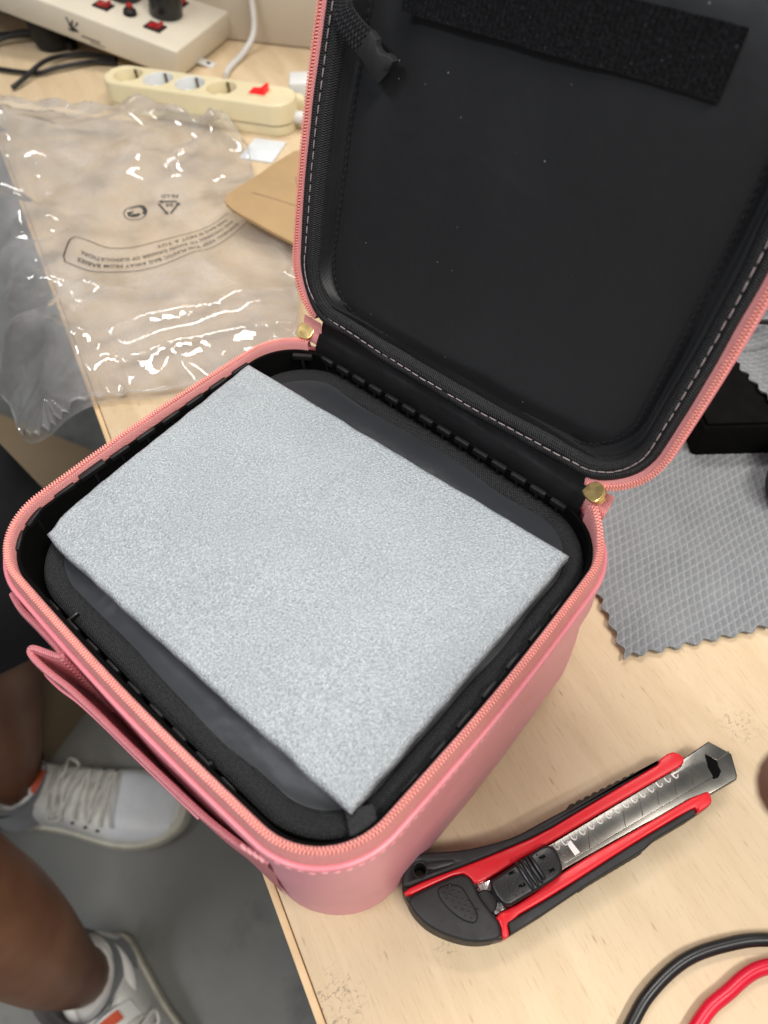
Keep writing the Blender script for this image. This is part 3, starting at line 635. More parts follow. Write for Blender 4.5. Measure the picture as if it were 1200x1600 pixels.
outl = [(-0.002, -0.0050), (0.003, -0.0052), (0.006, -0.0058), (0.0100, -0.0058), (0.0125, -0.0054), (0.0130, 0.0), (0.0125, 0.0054), (0.0105, 0.0056), (0.0085, 0.0048), (0.0070, 0.0034), (0.0050, 0.0030), (0.0034, 0.0036), (0.0022, 0.0050), (-0.001, 0.0052), (-0.002, 0.0050)]
b = B().prism(outl, -0.0016, 0.0022, 0.0008, 2, (bd, bu, bd.cross(bu)), bo)
b.box(bo+bd*0.0118+bu*0.003+LN*0.0018, (0.0018, 0.0050, 0.0014), (bd, bu, bd.cross(bu)), bev=0.0004)
b.build('buckle', 'knife_rubber', case)

# ribbed front pocket: its loose top edge folds outwards
edge = spline([V((x, y)) for x, y in ((-0.0780, -0.0928), (-0.0690, -0.0942), (-0.0560, -0.0940), (-0.0450, -0.0940), (-0.0388, -0.0948), (-0.0400, -0.0962), (-0.0450, -0.0982), (-0.0500, -0.1002), (-0.0515, -0.1016), (-0.0490, -0.1028), (-0.0400, -0.1024), (-0.0290, -0.1008), (-0.0150, -0.0998), (0.0050, -0.0990), (0.0250, -0.0980), (0.0450, -0.0968), (0.0620, -0.0945), (0.0730, -0.0915))], 110)
Ls = [0]
for i in range(1, len(edge)): Ls.append(Ls[-1]+(edge[i]-edge[i-1]).length)
b = B()
for side in (1,):
    rows = []; uvs = []
    for i, p in enumerate(edge):
        d = (edge[min(i+1, 110)]-edge[max(i-1, 0)]).normalized(); n_ = V((d.y, -d.x))
        r = []; q = []
        zt = 0.1015-0.010*sm(0.3, 1.0, i/110)+0.0008*nz(p.x*120, 2)
        prof2 = [(0.0009, -0.060), (0.0009, -0.045), (0.0010, -0.030), (0.0010, -0.016), (0.0011, -0.006), (0.0014, -0.002), (0.0010, 0.0002), (0.0, 0.0010), (-0.0010, 0.0002), (-0.0014, -0.002), (-0.0011, -0.006), (-0.0010, -0.030), (-0.0010, -0.060)]
        for k, (o_, dz) in enumerate(prof2):
            f = min(1.0, -min(dz, 0)/0.060); y = p.y+(-0.0936-p.y)*f**1.5*0.9; wr = 0.0012*nz(p.x*30, dz*60, 1)*sm(0, 0.3, f)
            r.append(V((p.x+n_.x*o_, y+n_.y*o_+wr, zt+dz))); q.append((Ls[i], -dz))
        rows.append(r); uvs.append(q)
    b.grid(rows, uvs)
b.build('front_pocket', 'pink_ribbed', case)
b = B().tube([V((p.x, min(p.y, -0.0938)-0.0010-0.0012*math.sin(i*0.3)*0, 0.0820-0.010*sm(0.3, 1, i/70))) for i, p in enumerate(edge[46:96])], 0.0006, 8)
b.build('pocket_seam', 'pink_piping', case)
b = B()
for i in range(4): b.box((0.0655+i*0.0022, -0.0945+i*0.0005, 0.1005-i*0.0006), (0.0026, 0.0012, 0.0008), bev=0.0003)
b.build('bartack', 'pink_thread', case)

# ------------------------------------------------------------------ foam sheet
fc = [V((-0.0945, 0.0556)), V((0.0867, 0.0637)), V((0.0878, -0.0653)), V((-0.0850, -0.0696))]
foam = empty('foam_sheet', (0, 0, 0.106)); tag(foam, 'thick grey-white foam sheet lying in the open case', 'foam')
NXF, NYF = 150, 110; rows = []
def fpt(u, v):
    a = fc[3].lerp(fc[2], u); b_ = fc[0].lerp(fc[1], u); q = a.lerp(b_, v)
    # softened left corner, slightly uneven cut edges
    k = math.exp(-((u/0.05)**2+(v/0.06)**2)); q += V((0.0022, 0.0015))*k
    e = 0.0006*nz(u*14, v*14, 3); q += V((e, 0.0006*nz(u*14+9, v*14, 1)))
    z = 0.0047+0.0006*nz(u*3, v*3, 6)+0.00012*nz(u*60, v*50, 2)-0.0015*math.exp(-((u/0.07)**2+(v/0.10)**2))
    return q, z
def ed(i, n, r=3):
    d = min(i, n-i); return d
for j in range(NYF+1):
    row = []
    for i in range(NXF+1):
        q, z = fpt(i/NXF, j/NYF); d = min(i, NXF-i, j, NYF-j)*0.0012
        if d < 0.0022: z -= (0.0022-d)**2*330
        row.append(V((q.x, q.y, z)))
    rows.append(row)
b = B().grid(rows)
top = [rows[0][i] for i in range(NXF+1)]+[rows[j][NXF] for j in range(1, NYF+1)]+[rows[NYF][i] for i in range(NXF-1, -1, -1)]+[rows[j][0] for j in range(NYF-1, 0, -1)]
sides = []
for zf in (1.0, 0.8, 0.5, 0.2, 0.0):
    sides.append([V((p.x, p.y, p.z*zf-(0.0004 if zf == 0 else 0))) for p in top]+[])
b.grid([[r[k] for k in range(len(top))] for r in sides], close_u=True)
fo = b.build('foam_block', 'foam', foam, uv=False, sharp=70)
bm = bmesh.new(); bm.from_mesh(fo.data); bmesh.ops.remove_doubles(bm, verts=bm.verts, dist=1e-6); bmesh.ops.recalc_face_normals(bm, faces=bm.faces); bm.to_mesh(fo.data); bm.free()
fo.data.name = 'foam_sheet'; fo.name = 'foam_sheet_block'
C.objects.unlink(foam); bpy.data.objects.remove(foam); fo.parent = None; fo.location = (0, 0, 0.1108); fo.name = 'foam_sheet'
tag(fo, 'thick grey-white foam sheet lying in the open case', 'foam')

# ------------------------------------------------------------------ snap-off utility knife
KL = V((0.146, 0.014, 0.0))
knife = empty('utility_knife', KL); tag(knife, 'red and black snap-off utility knife lying on the worktop', 'knife')
def kp(name, poly, z0, z1, mat, bev=0.0008, seg=3, smooth_it=0, sub=None):
    P = [V(p) for p in poly]
    if smooth_it: P = chaikin(P, smooth_it)
    return B().prism(P, z0, z1, bev, seg).build(name, mat, sub or knife)
kbody = kp('body', KN_BODY, 0.0008, 0.0130, 'knife_plastic', 0.001, 3, 1)
kp('red_shell', KN_RED_U, 0.0060, 0.0162, 'knife_red', 0.0009, 3, 1)
kp('red_shell', KN_RED_L, 0.0060, 0.0162, 'knife_red', 0.0009, 3, 1)
gu = kp('upper_grip', KN_GRIP_U, 0.0015, 0.0172, 'knife_rubber', 0.0011, 4, 1)
gl_ = kp('lower_grip', KN_GRIP_L, 0.0015, 0.0172, 'knife_rubber', 0.0011, 4)
def rings(pts, r, par, up):
    b = B()
    for x, y in pts:
        x -= up.x*0.0005; y -= up.y*0.0005
        prof = [(-0.0086, 0.0016), (-0.0086, 0.0120)]
        b.tube([(x, y, 0.0022), (x, y, 0.0105), (x-up.x*0.0008, y-up.y*0.0008, 0.0135), (x-up.x*0.0022, y-up.y*0.0022, 0.0158)], [0.0013, 0.0014, 0.0013, 0.0008], 8)
    return b.build('grip_ribs', 'knife_rubber', par, uv=False)
rings(KN_RIBS, 0.0013, gl_, V((0.86, -0.5, 0))); rings(KN_RIBSU, 0.0013, gu, V((-0.86, 0.5, 0)))
cap = kp('end_cap', KN_CAP, 0.0010, 0.0178, 'knife_rubber', 0.0016, 4, 2)
lev = kp('lock_lever', KN_LEVER, 0.0160, 0.0190, 'knife_rubber', 0.0009, 3, 1)
b = B(); lc = sum((V(p) for p in KN_LEVER), V((0, 0)))/len(KN_LEVER)
ld1 = (V(KN_LEVER[4])-V(KN_LEVER[1])).normalized(); ld2 = V((-ld1.y, ld1.x))
for i in range(-3, 4):
    for j in range(-1, 2):
        q = lc+ld1*(i*0.0024)+ld2*(j*0.0021+(0.001 if i % 2 else 0))
        b.lathe([(0.0006, 0.0), (0.0005, 0.0003), (0.0002, 0.00045)], (q.x, q.y, 0.0189), n=8)
b.build('lever_dimples', 'knife_plastic', cap, uv=False)
hx_, hy_ = KN_HOLE[0]
def bore(o_, r):                                     # a real hole through the moulding
    cy = B().lathe([(r, -0.01), (r, 0.04)], (hx_, hy_, 0), n=24).build('bore', 'knife_rubber', knife); md = o_.modifiers.new('b', 'BOOLEAN'); md.operation = 'DIFFERENCE'; md.object = cy; md.solver = 'EXACT'
    dg = bpy.context.evaluated_depsgraph_get(); dg.update(); me = bpy.data.meshes.new_from_object(o_.evaluated_get(dg)); o_.modifiers.clear(); o_.data = me; bpy.data.objects.remove(cy)
bore(kbody, 0.0030); bore(gu, 0.0030)
B().lathe([(0.0036, -0.0150), (0.0036, 0.0), (0.0032, 0.0004), (0.0027, 0.0001), (0.0025, -0.002), (0.0025, -0.015)], (hx_, hy_, 0.0172), n=24, caps=False).build('lanyard_eyelet', 'knife_rubber', gu)
kp('moulded_triangle', KN_TRI, 0.0170, 0.0176, 'knife_plastic', 0.0003, 2, 1, sub=gu)
px_, py_ = KN_PIVOT[0]
B().lathe([(0.0048, -0.006), (0.0048, 0.0006), (0.0042, 0.0012), (0.0012, 0.0012)], (px_, py_, 0.0138), n=28).build('pivot_disc', 'knife_plastic', cap)
kp('metal_plate', KN_PLATE, 0.0120, 0.0140, 'bright_steel', 0.0003)
car = kp('blade_carrier', KN_CARRIER, 0.0080, 0.0138, 'steel', 0.0007, 3)
bl = kp('blade', KN_BLADE, 0.0130, 0.0145, 'steel', 0.0002)
kp('tip_slot', KN_SLOT, 0.0120, 0.01415, 'black_deep', 0.0001, 1, sub=car)
sl_ = [V(KN_SLOT[0]), V(KN_SLOT[2]), V(KN_SLOT[4])]
B().tube([(p.x, p.y, 0.0143) for p in (V(KN_SLOT[0]), V(KN_SLOT[1]), V(KN_SLOT[2]))], 0.0005, 8).build('slot_lip', 'bright_steel', car)
B().tube([(V(KN_SLOT[2]).x, V(KN_SLOT[2]).y, 0.0140), (KN_CARRIER[7][0], KN_CARRIER[7][1], 0.0137)], 0.00045, 8).build('tip_seam', 'score_dark', car)
ud = (V(KN_NOTCH[-1])-V(KN_NOTCH[0])).normalized(); un = V((ud.y, -ud.x))
for x, y in KN_NOTCH:
    q = V((x, y))
    pts = [q+ud*a+un*c_ for a, c_ in ((-0.0010, 0.0002), (-0.0009, 0.0018), (-0.0003, 0.0027), (0.0006, 0.0027), (0.0013, 0.0018))]
    B().tube([(p.x, p.y, 0.01470) for p in spline(pts, 10)], 0.00036, 6).build('blade_notch', 'etched_steel', bl)
for i in range(0, len(KN_SCORE), 2):
    a, c_ = V(KN_SCORE[i]), V(KN_SCORE[i+1])
    B().tube([(a.x, a.y, 0.0145), (c_.x, c_.y, 0.0145)], 0.00016, 5).build('score_line', 'score_dark', bl)
kp('etched_label', KN_LABEL, 0.0140, 0.01462, 'etched_steel', 0.0, sub=bl)
lb = V(KN_LABEL[3]); B().tube([(lb.x+un.x*0.002+0.0019*math.cos(a)-ud.x*0.003, lb.y+un.y*0.002+0.0019*math.sin(a)-ud.y*0.003, 0.01458) for a in [k*PI/8 for k in range(16)]], 0.00016, 5, closed=True).build('etched_ring', 'bright_steel', bl)
sl = kp('slider', KN_SLIDER, 0.0125, 0.0212, 'knife_plastic', 0.0014, 3)
for i in range(0, 8, 2):
    a, c_ = V(KN_RIDGE[i]), V(KN_RIDGE[i+1]); a, c_ = a.lerp(c_, 0.06), c_.lerp(a, 0.06)
    B().tube([(a.x, a.y, 0.0209), (a.lerp(c_, .1).x, a.lerp(c_, .1).y, 0.0217), (c_.lerp(a, .1).x, c_.lerp(a, .1).y, 0.0217), (c_.x, c_.y, 0.0209)], 0.00085, 8).build('thumb_ridge', 'knife_plastic', sl)
b = B(); r0, r1 = V(KN_RIDGE[0]), V(KN_RIDGE[1]); cc = (sum((V(p) for p in KN_RIDGE), V((0, 0)))/8); rd = (V(KN_RIDGE[6])-r0).normalized(); ru = (r1-r0).normalized()
scen = sum((V(p) for p in KN_SLIDER), V((0, 0)))/len(KN_SLIDER)
def inside(q, P):
    c_ = False
    for i in range(len(P)):
        (x1, y1), (x2, y2) = P[i], P[i-1]
        if (y1 > q.y) != (y2 > q.y) and q.x < (x2-x1)*(q.y-y1)/(y2-y1)+x1: c_ = not c_
    return c_
for s_ in (-1, 1):
    for i in range(5):
        for j in range(6):
            q = cc+rd*s_*(0.0062+i*0.0016)+ru*((j-2.5)*0.0019+(0.0009 if i % 2 else 0))
            if inside(scen+(q-scen)*1.30, KN_SLIDER): b.lathe([(0.00055, 0), (0.0004, 0.0003), (0.0001, 0.0004)], (q.x, q.y, 0.0211), n=6)
b.build('slider_bumps', 'knife_plastic', sl, uv=False)
for (a, c_) in ((-0.0072, -0.0035), (-0.0066, 0.0040), (0.0074, -0.0040), (0.0076, 0.0036)):
    q = cc+rd*a+ru*c_*0.8; B().box((q.x, q.y, 0.0211), (0.0030, 0.0012, 0.0006), (V((*rd, 0)), V((*ru, 0)), V((0, 0, 1)))).build('slider_slot', 'black_deep', sl)
b = B(); hb = V(KN_HOLE[0])

# ------------------------------------------------------------------ test leads at the near right
o = B().tube(spline([(0.2070, -0.0700, 0.0034), (0.2040, -0.034, 0.0034), (0.2047, -0.0176, 0.0034), (0.2097, 0.0002, 0.0034), (0.2193, 0.0157, 0.0034), (0.2325, 0.0301, 0.0036), (0.26, 0.050, 0.004), (0.34, 0.085, 0.004)], 70), 0.0027, 12).build('black_cable', 'cord_black'); tag(o, 'thick black rubber cable curving in from the right on the worktop', 'cable', 'test cables at the near right')
o = B().tube(spline([(0.2235, -0.052, 0.0036), (0.2239, -0.0163, 0.0036), (0.2275, 0.0, 0.0036), (0.2375, 0.022, 0.0036), (0.27, 0.046, 0.0036), (0.35, 0.072, 0.004)], 70), 0.0029, 12).build('red_cable', 'cord_red'); tag(o, 'thick red cable curving beside the black cable', 'cable', 'test cables at the near right')

# ------------------------------------------------------------------ microfibre cloths with embossed diamonds and pinked edges
def cloth(name, label, org, e1, e2, L1, L2, zf, res=0.00075, zig=True, lat=0.30):
    e1 = V(e1).normalized(); e2 = V(e2).normalized(); n1 = int(L1/res); n2 = int(L2/res); rows = []; RG = []
    d1 = e1*math.cos(lat)+e2*math.sin(lat)*1.0; d2 = e2*math.cos(0.35)+e1*math.sin(0.35)
    def emb(q):
        q = q+V((0.0018*nz(q.x*24, q.y*24, 2), 0.0018*nz(q.x*24, q.y*24, 9)))
        a = q.dot(V((-d1.y, d1.x)))/0.0038; b_ = q.dot(V((-d2.y, d2.x)))/0.0046
        fa, fb = a-math.floor(a), b_-math.floor(b_)
        la = min(fa, 1-fa); lb_ = min(fb, 1-fb)
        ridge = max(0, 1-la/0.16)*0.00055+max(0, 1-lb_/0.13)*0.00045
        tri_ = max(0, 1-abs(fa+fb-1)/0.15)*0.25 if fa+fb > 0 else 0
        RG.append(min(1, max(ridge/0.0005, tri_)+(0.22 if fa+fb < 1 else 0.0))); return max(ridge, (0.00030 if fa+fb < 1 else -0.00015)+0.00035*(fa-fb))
    for j in range(n2+1):
        row = []
        for i in range(n1+1):
            s1, s2 = L1*i/n1, L2*j/n2
            if zig:
                def z_(s_): f = (s_/0.0105) % 1; return 0.0026*(0.5-0.5*math.cos(2*PI*f))*(1+0.5*nz(s_*70, 4))
                k1 = 1-sm(0, 0.012, s1); k2 = 1-sm(0, 0.012, s2); k3 = 1-sm(0, 0.012, L1-s1); k4 = 1-sm(0, 0.012, L2-s2)
                s1 = s1+(k1*z_(s2)-k3*z_(s2)); s2 = s2+(k2*z_(s1)-k4*z_(s1))
            q = V(org)+e1*s1+e2*s2; z = zf(q.x, q.y, s1, s2)
            row.append(V((q.x, q.y, z+emb(q))))
        rows.append(row)
    lo = [[V((p.x, p.y, p.z-0.0011)) for p in (r[0], r[-1])] for r in rows]
    b = B().grid(rows)
    per = rows[0]+[r[-1] for r in rows[1:]]+rows[-1][-2::-1]+[r[0] for r in rows[-2:0:-1]]
    b.grid([per, [p-V((0, 0, 0.0012)) for p in per]], close_u=True)
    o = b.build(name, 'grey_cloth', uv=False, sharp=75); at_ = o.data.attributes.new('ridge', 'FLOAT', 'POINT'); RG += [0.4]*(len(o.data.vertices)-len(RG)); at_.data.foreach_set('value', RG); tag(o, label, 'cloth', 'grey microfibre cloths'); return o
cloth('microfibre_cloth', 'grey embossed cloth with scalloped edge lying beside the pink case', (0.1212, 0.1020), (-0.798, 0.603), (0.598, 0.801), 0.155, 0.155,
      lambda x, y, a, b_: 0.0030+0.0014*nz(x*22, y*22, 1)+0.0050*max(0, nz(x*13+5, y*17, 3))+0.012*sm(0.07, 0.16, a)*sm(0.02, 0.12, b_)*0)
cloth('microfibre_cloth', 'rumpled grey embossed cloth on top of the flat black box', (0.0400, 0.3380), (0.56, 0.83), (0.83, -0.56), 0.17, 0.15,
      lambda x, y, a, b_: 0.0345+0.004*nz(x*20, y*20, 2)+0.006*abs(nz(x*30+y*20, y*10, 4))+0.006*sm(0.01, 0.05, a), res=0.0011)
bx_ = empty('flat_black_box', (0.086, 0.352, 0), 0.75); tag(bx_, 'flat black box under the rumpled grey cloth', 'box')
B().box((0.015, 0.0, 0.0155), (0.17, 0.135, 0.027), bev=0.003).build('box_body', 'black_deep', bx_)
B().box((0.015, 0.0, 0.0303), (0.166, 0.131, 0.0022), bev=0.0008).build('box_lid', 'black_deep', bx_)
for k, (p, q, lab) in enumerate((((0.050, 0.347, 0.053), (0.110, 0.395, 0.050), 'upper dark cord lying across the rumpled grey cloth'), ((0.056, 0.333, 0.050), (0.120, 0.372, 0.048), 'lower dark cord lying across the rumpled grey cloth'))):
    o = B().tube(spline([p, V(p).lerp(V(q), 0.35)+V((0, 0, 0.003)), V(p).lerp(V(q), 0.7), V(q), V(q)+V((0.1, 0.02, -0.01))], 30), 0.0017, 8).build('thin_cable', 'cord_black'); tag(o, lab, 'cord', 'cords on the grey cloth')
lp = empty('magnifier_loupe', (0.1400, 0.2620, 0.0)); tag(lp, 'black loupe with a steel ring at the right edge on the grey cloth', 'loupe')
ax3 = (V((0.6, -0.8, 0)), V((0, 0, 1)), V((0.8, 0.6, 0)))
B().lathe([(0.004, -0.012), (0.012, -0.012), (0.0145, -0.009), (0.0145, 0.012), (0.0125, 0.016), (0.0125, 0.03)], (0, 0, 0.0180), ax3, 32).build('barrel', 'black_plastic', lp)
B().lathe([(0.0100, 0), (0.0118, 0.0006), (0.0118, 0.0034), (0.0100, 0.0040)], (-0.004, 0.016, 0.034), (V((1, 0, 0)), V((0, 0.6, 0.8)), V((0, -0.8, 0.6))), 32).build('steel_ring', 'bright_steel', lp)
B().lathe([(0.0098, 0.0016), (0.006, 0.0030), (0.001, 0.0034)], (-0.004, 0.016, 0.034), (V((1, 0, 0)), V((0, 0.6, 0.8)), V((0, -0.8, 0.6))), 32).build('lens', 'black_plastic', lp)

# ------------------------------------------------------------------ power strip
sa = math.atan2(0.397, 0.917)
strip = empty('power_strip', (-0.5235, 0.3560, 0), sa); tag(strip, 'yellowed cream four-socket power strip with lit red switch', 'power strip')
def stadium(hx, hy, r, n=10):
    P = []
    for cx, cy, a0 in ((hx-r, hy-r, 0), (-hx+r, hy-r, PI/2), (-hx+r, -hy+r, PI), (hx-r, -hy+r, 1.5*PI)):
        for i in range(n+1): a = a0+PI/2*i/n; P.append((cx+r*math.cos(a), cy+r*math.sin(a)))
    return P
B().prism(stadium(0.104, 0.0200, 0.0185), 0.0006, 0.0105, 0.0016, 3).build('base_shell', 'cream_plastic', strip)
# top shell with four socket wells
hx2, hy2 = 0.1055, 0.0212
outer = stadium(hx2, hy2, 0.0195, 12)
sx_ = [-0.0800, -0.0450, -0.0090, 0.0265]
bm = bmesh.new()
N_o = len(outer)
b = B(); rr = [(0.0, 0.0112), (0.0006, 0.0118), (0.0, 0.0124)]
ringp = [(0, 0.0112), (0, 0.0285), (0.0008, 0.0300), (0.0022, 0.0308)]
P = [V(p) for p in outer]; rows = []
for (o_, z) in ringp:
    f = stadium(hx2-o_, hy2-o_, 0.0195-o_, 12); rows.append([V((p[0], p[1], z)) for p in f])
b.grid(rows, close_u=True)
shell = b.build('top_shell', 'cream_plastic', strip, uv=False)
# top face: triangulated plate with round holes
bm = bmesh.new(); edges = []
def loop(pts):
    vs = [bm.verts.new(p) for p in pts]; return [bm.edges.new((vs[i], vs[(i+1) % len(vs)])) for i in range(len(vs))]
edges += loop([V((p[0], p[1], 0.0308)) for p in stadium(hx2-0.0022, hy2-0.0022, 0.0173, 12)])
for x in sx_: edges += loop([V((x+0.0155*math.cos(2*PI*k/32), 0.0155*math.sin(2*PI*k/32), 0.0308)) for k in range(32)])
bmesh.ops.triangle_fill(bm, edges=edges, use_beauty=True, use_dissolve=False, normal=(0, 0, 1))
me = bpy.data.meshes.new('top_plate'); bm.to_mesh(me); bm.free(); me.materials.append(MATS['cream_plastic']); tp = bpy.data.objects.new('top_plate', me); C.objects.link(tp); tp.parent = strip
for k, x in enumerate(sx_):
    well = B().lathe([(0.0155, 0.0308), (0.0150, 0.0302), (0.0146, 0.0150), (0.0005, 0.0150)], (x, 0, 0), n=32, caps=False).build('socket', 'cream_plastic' if k in (0, 3) else 'socket_white', strip)
    B().prism([(p[0]*0.98, p[1]) for p in stadium(0.0128, 0.0085, 0.0040)], 0.0152, 0.0212, 0.0008, 2).build('socket_insert', 'cream_plastic' if k in (0, 3) else 'socket_white', well, loc=(x, 0, 0))
    for s_ in (-1, 1): B().lathe([(0.0022, 0.0), (0.0022, 0.0003), (0.0001, 0.0003)], (x+s_*0.0075, 0, 0.0212), n=12).build('pin_hole', 'black_deep', well)
    for s_ in (-1, 1):
        B().box((x, s_*0.0139, 0.0225), (0.0026, 0.0016, 0.0150), bev=0.0003).build('earth_clip', 'black_matte', well)
        B().box((x, s_*0.0131, 0.0235), (0.0008, 0.0008, 0.0120)).build('earth_spring', 'gold', well)
sw = B().box((0.0680, 0, 0.0312), (0.0200, 0.0150, 0.0014), bev=0.0004).build('switch_frame', 'cream_plastic', strip)
rk = [(-0.0085, 0.0), (-0.0085, 0.0012), (-0.001, 0.0018), (0.0070, 0.0072), (0.0085, 0.0060), (0.0085, 0.0)]
B().prism(rk, -0.0062, 0.0062, 0.0005, 2, (V((1, 0, 0)), V((0, 0, 1)), V((0, -1, 0))), (0.0680, 0, 0.0316)).build('rocker', 'switch_red', sw)
B().tube(spline([(0.100, 0, 0.012), (0.125, 0.004, 0.011), (0.16, 0.012, 0.008), (0.26, 0.02, 0.006)], 24), [0.0062]*8+[0.0042]*17, 12).build('strip_cord', 'cord_white', strip)

# ------------------------------------------------------------------ large outlet panel, propped up at its far end
A0 = V((-0.606, 0.3895, 0.0012)); pxv = V((-0.9203, -0.3437, 0.1868)).normalized(); pwv = V((-0.3500, 0.9370, 0.0)); pwv = (pwv-pxv*pwv.dot(pxv)).normalized(); pzv = pxv.cross(pwv)
if pzv.z < 0: pzv = -pzv
mt = Matrix(((pxv.x, pwv.x, pzv.x, A0.x), (pxv.y, pwv.y, pzv.y, A0.y), (pxv.z, pwv.z, pzv.z, A0.z), (0, 0, 0, 1)))
panel = empty('outlet_panel', mat=mt); tag(panel, 'long beige metal outlet box with red switches at the back', 'outlet box')
pb = B().box((0.20, 0.0600, 0.0150), (0.40, 0.120, 0.030), bev=0.0035).build('housing', 'panel_paint', panel)
def pswitch(x, y, lit, s_=1.0):
    f = B().box((x, y, 0.0306), (0.0200*s_, 0.0170*s_, 0.0020), bev=0.0005).build('switch', 'black_matte', panel)
    rk2 = [(-0.0072*s_, 0.0), (-0.0072*s_, 0.0046), (-0.0055*s_, 0.0050), (0.0004, 0.0014), (0.0072*s_, 0.0008), (0.0072*s_, 0.0)]
    B().prism(rk2, -0.0055*s_, 0.0055*s_, 0.0004, 2, (V((1, 0, 0)), V((0, 0, 1)), V((0, -1, 0))), (x, y, 0.0312)).build('rocker', 'switch_red' if lit else 'switch_dull', f)
pswitch(0.0438, 0.0300, False); pswitch(0.1096, 0.0330, False, 0.95); pswitch(0.0520, 0.0950, False, 0.9); pswitch(0.165, 0.033, False, 0.95)
fz = B().lathe([(0.0075, 0.0300), (0.0070, 0.0345), (0.0045, 0.0365), (0.0044, 0.0375)], (0.0789, 0.0370, 0), n=24).build('fuse_holder', 'black_matte', panel)
B().lathe([(0.0034, 0.0372), (0.0034, 0.0400), (0.0020, 0.0412)], (0.0789, 0.0370, 0), n=18).build('fuse_cap', 'switch_dull', fz)
def plug(x, y, lab):
    p = empty('black_plug', mat=mt @ Matrix.Translation((x, y, 0.0302))); tag(p, lab, 'plug', 'plugs in the outlet box')
    B().lathe([(0.0175, 0.0), (0.0185, 0.0015), (0.0180, 0.022), (0.0150, 0.030), (0.0090, 0.040), (0.0060, 0.055), (0.0055, 0.070)], n=28).build('plug_body', 'cord_black', p)
    B().tube(spline([(0, 0, 0.06), (0.0, 0.01, 0.09), (0.03, 0.05, 0.10), (0.06, 0.12, 0.05)], 20), 0.0036, 8).build('plug_cord', 'cord_black', p)
plug(0.0500, 0.0640, 'tall round black plug standing between two red switches'); plug(0.1040, 0.0680, 'round black plug cut off by the top edge above the small red button')
B().box((-0.008, 0.048, 0.0022), (0.020, 0.012, 0.0024), bev=0.0008).build('mounting_lug', 'cord_white', panel)
B().lathe([(0.0026, 0.0034), (0.0001, 0.00345)], (-0.0105, 0.048, 0.0002), n=16, caps=False).build('lug_hole', 'black_deep', panel)
# small bee-like emblem and two lines of lettering marks on the front face (y = 0 side)
b = B(); fx = (V((1, 0, 0)), V((0, 0, 1)), V((0, -1, 0)))
random.seed(5)
for (cx, cz, a, l1, l2) in ((0.1300, 0.0140, 0.4, 0.0045, 0.0022), (0.1265, 0.0120, 0.2, 0.0040, 0.0018), (0.1330, 0.0165, 1.2, 0.0030, 0.0014), (0.1290, 0.0190, 2.0, 0.0032, 0.0013), (0.1350, 0.0205, 0.9, 0.0022, 0.0012), (0.1245, 0.0175, 2.4, 0.0024, 0.0009), (0.1225, 0.0200, 1.0, 0.0016, 0.0010), (0.1320, 0.0105, 0.1, 0.0040, 0.0012)):
    P = [(cx+l1*math.cos(t_)*math.cos(a)-l2*math.sin(t_)*math.sin(a), cz+l1*math.cos(t_)*math.sin(a)+l2*math.sin(t_)*math.cos(a)) for t_ in [k*PI/5 for k in range(10)]]
    b.prism(P, 0.0, 0.00025, 0, 1, fx, (0, -0.0001, 0))
for k in range(11): b.prism([(0.1190-k*0.0021, 0.0092), (0.1176-k*0.0021, 0.0092), (0.1176-k*0.0021, 0.0074+0.0006*(k % 2)), (0.1190-k*0.0021, 0.0072)], 0, 0.00025, 0, 1, fx, (0, -0.0001, 0))
for k in range(9): b.prism([(0.1090-k*0.0021, 0.0058), (0.1077-k*0.0021, 0.0058), (0.1077-k*0.0021, 0.0046), (0.1090-k*0.0021, 0.0046)], 0, 0.00025, 0, 1, fx, (0, -0.0001, 0))
fixn(b.build('front_emblem', 'ink', panel, smooth=False, uv=False))
ad = empty('black_adapter', (-0.795, 0.3550, 0), 0.3); tag(ad, 'black round adapter standing under the raised end of the outlet box', 'adapter')
B().lathe([(0.016, 0.0006), (0.021, 0.003), (0.023, 0.010), (0.024, 0.040), (0.020, 0.0435)], n=30).build('adapter_body', 'black_matte', ad)
B().box((0.02, 0.0, 0.006), (0.02, 0.012, 0.010), bev=0.002).build('adapter_foot', 'black_matte', ad)
cbl = [('black flex running from the adapter towards the left edge', [(-0.700, 0.375, 0.004), (-0.735, 0.362, 0.004), (-0.752, 0.335, 0.006), (-0.745, 0.307, 0.009), (-0.733, 0.275, 0.006), (-0.7281, 0.2572, 0.004)], 0.0026),
       ('black flex crossing over to the left end of the outlet box', [(-0.690, 0.368, 0.004), (-0.7126, 0.352, 0.005), (-0.730, 0.318, 0.005), (-0.7394, 0.2951, 0.004), (-0.775, 0.2761, 0.004), (-0.790, 0.272, 0.004)], 0.0026),
       ('black cable looping out at the far left below the outlet box', [(-0.810, 0.352, 0.010), (-0.830, 0.335, 0.012), (-0.845, 0.305, 0.008), (-0.835, 0.285, 0.005), (-0.80, 0.262, 0.004)], 0.0036),
       ('second black cable behind the loop at the far left', [(-0.815, 0.362, 0.006), (-0.845, 0.345, 0.005), (-0.87, 0.310, 0.005), (-0.875, 0.27, 0.005)], 0.0036)]
for lab, pts, r in cbl:
    o = B().tube(spline(pts, 40), r, 8).build('black_flex', 'cord_black'); tag(o, lab, 'cable', 'black cables at the back left')
o = B().tube(spline([(-0.5720, 0.4290, 0.0035), (-0.5834, 0.4455, 0.0035), (-0.5970, 0.4800, 0.0060), (-0.6000, 0.5010, 0.022), (-0.6060, 0.5080, 0.060), (-0.612, 0.507, 0.11), (-0.625, 0.500, 0.22)], 50), 0.0034, 10).build('white_cable', 'cord_white'); tag(o, 'white cord rising up the cream back board', 'cord')
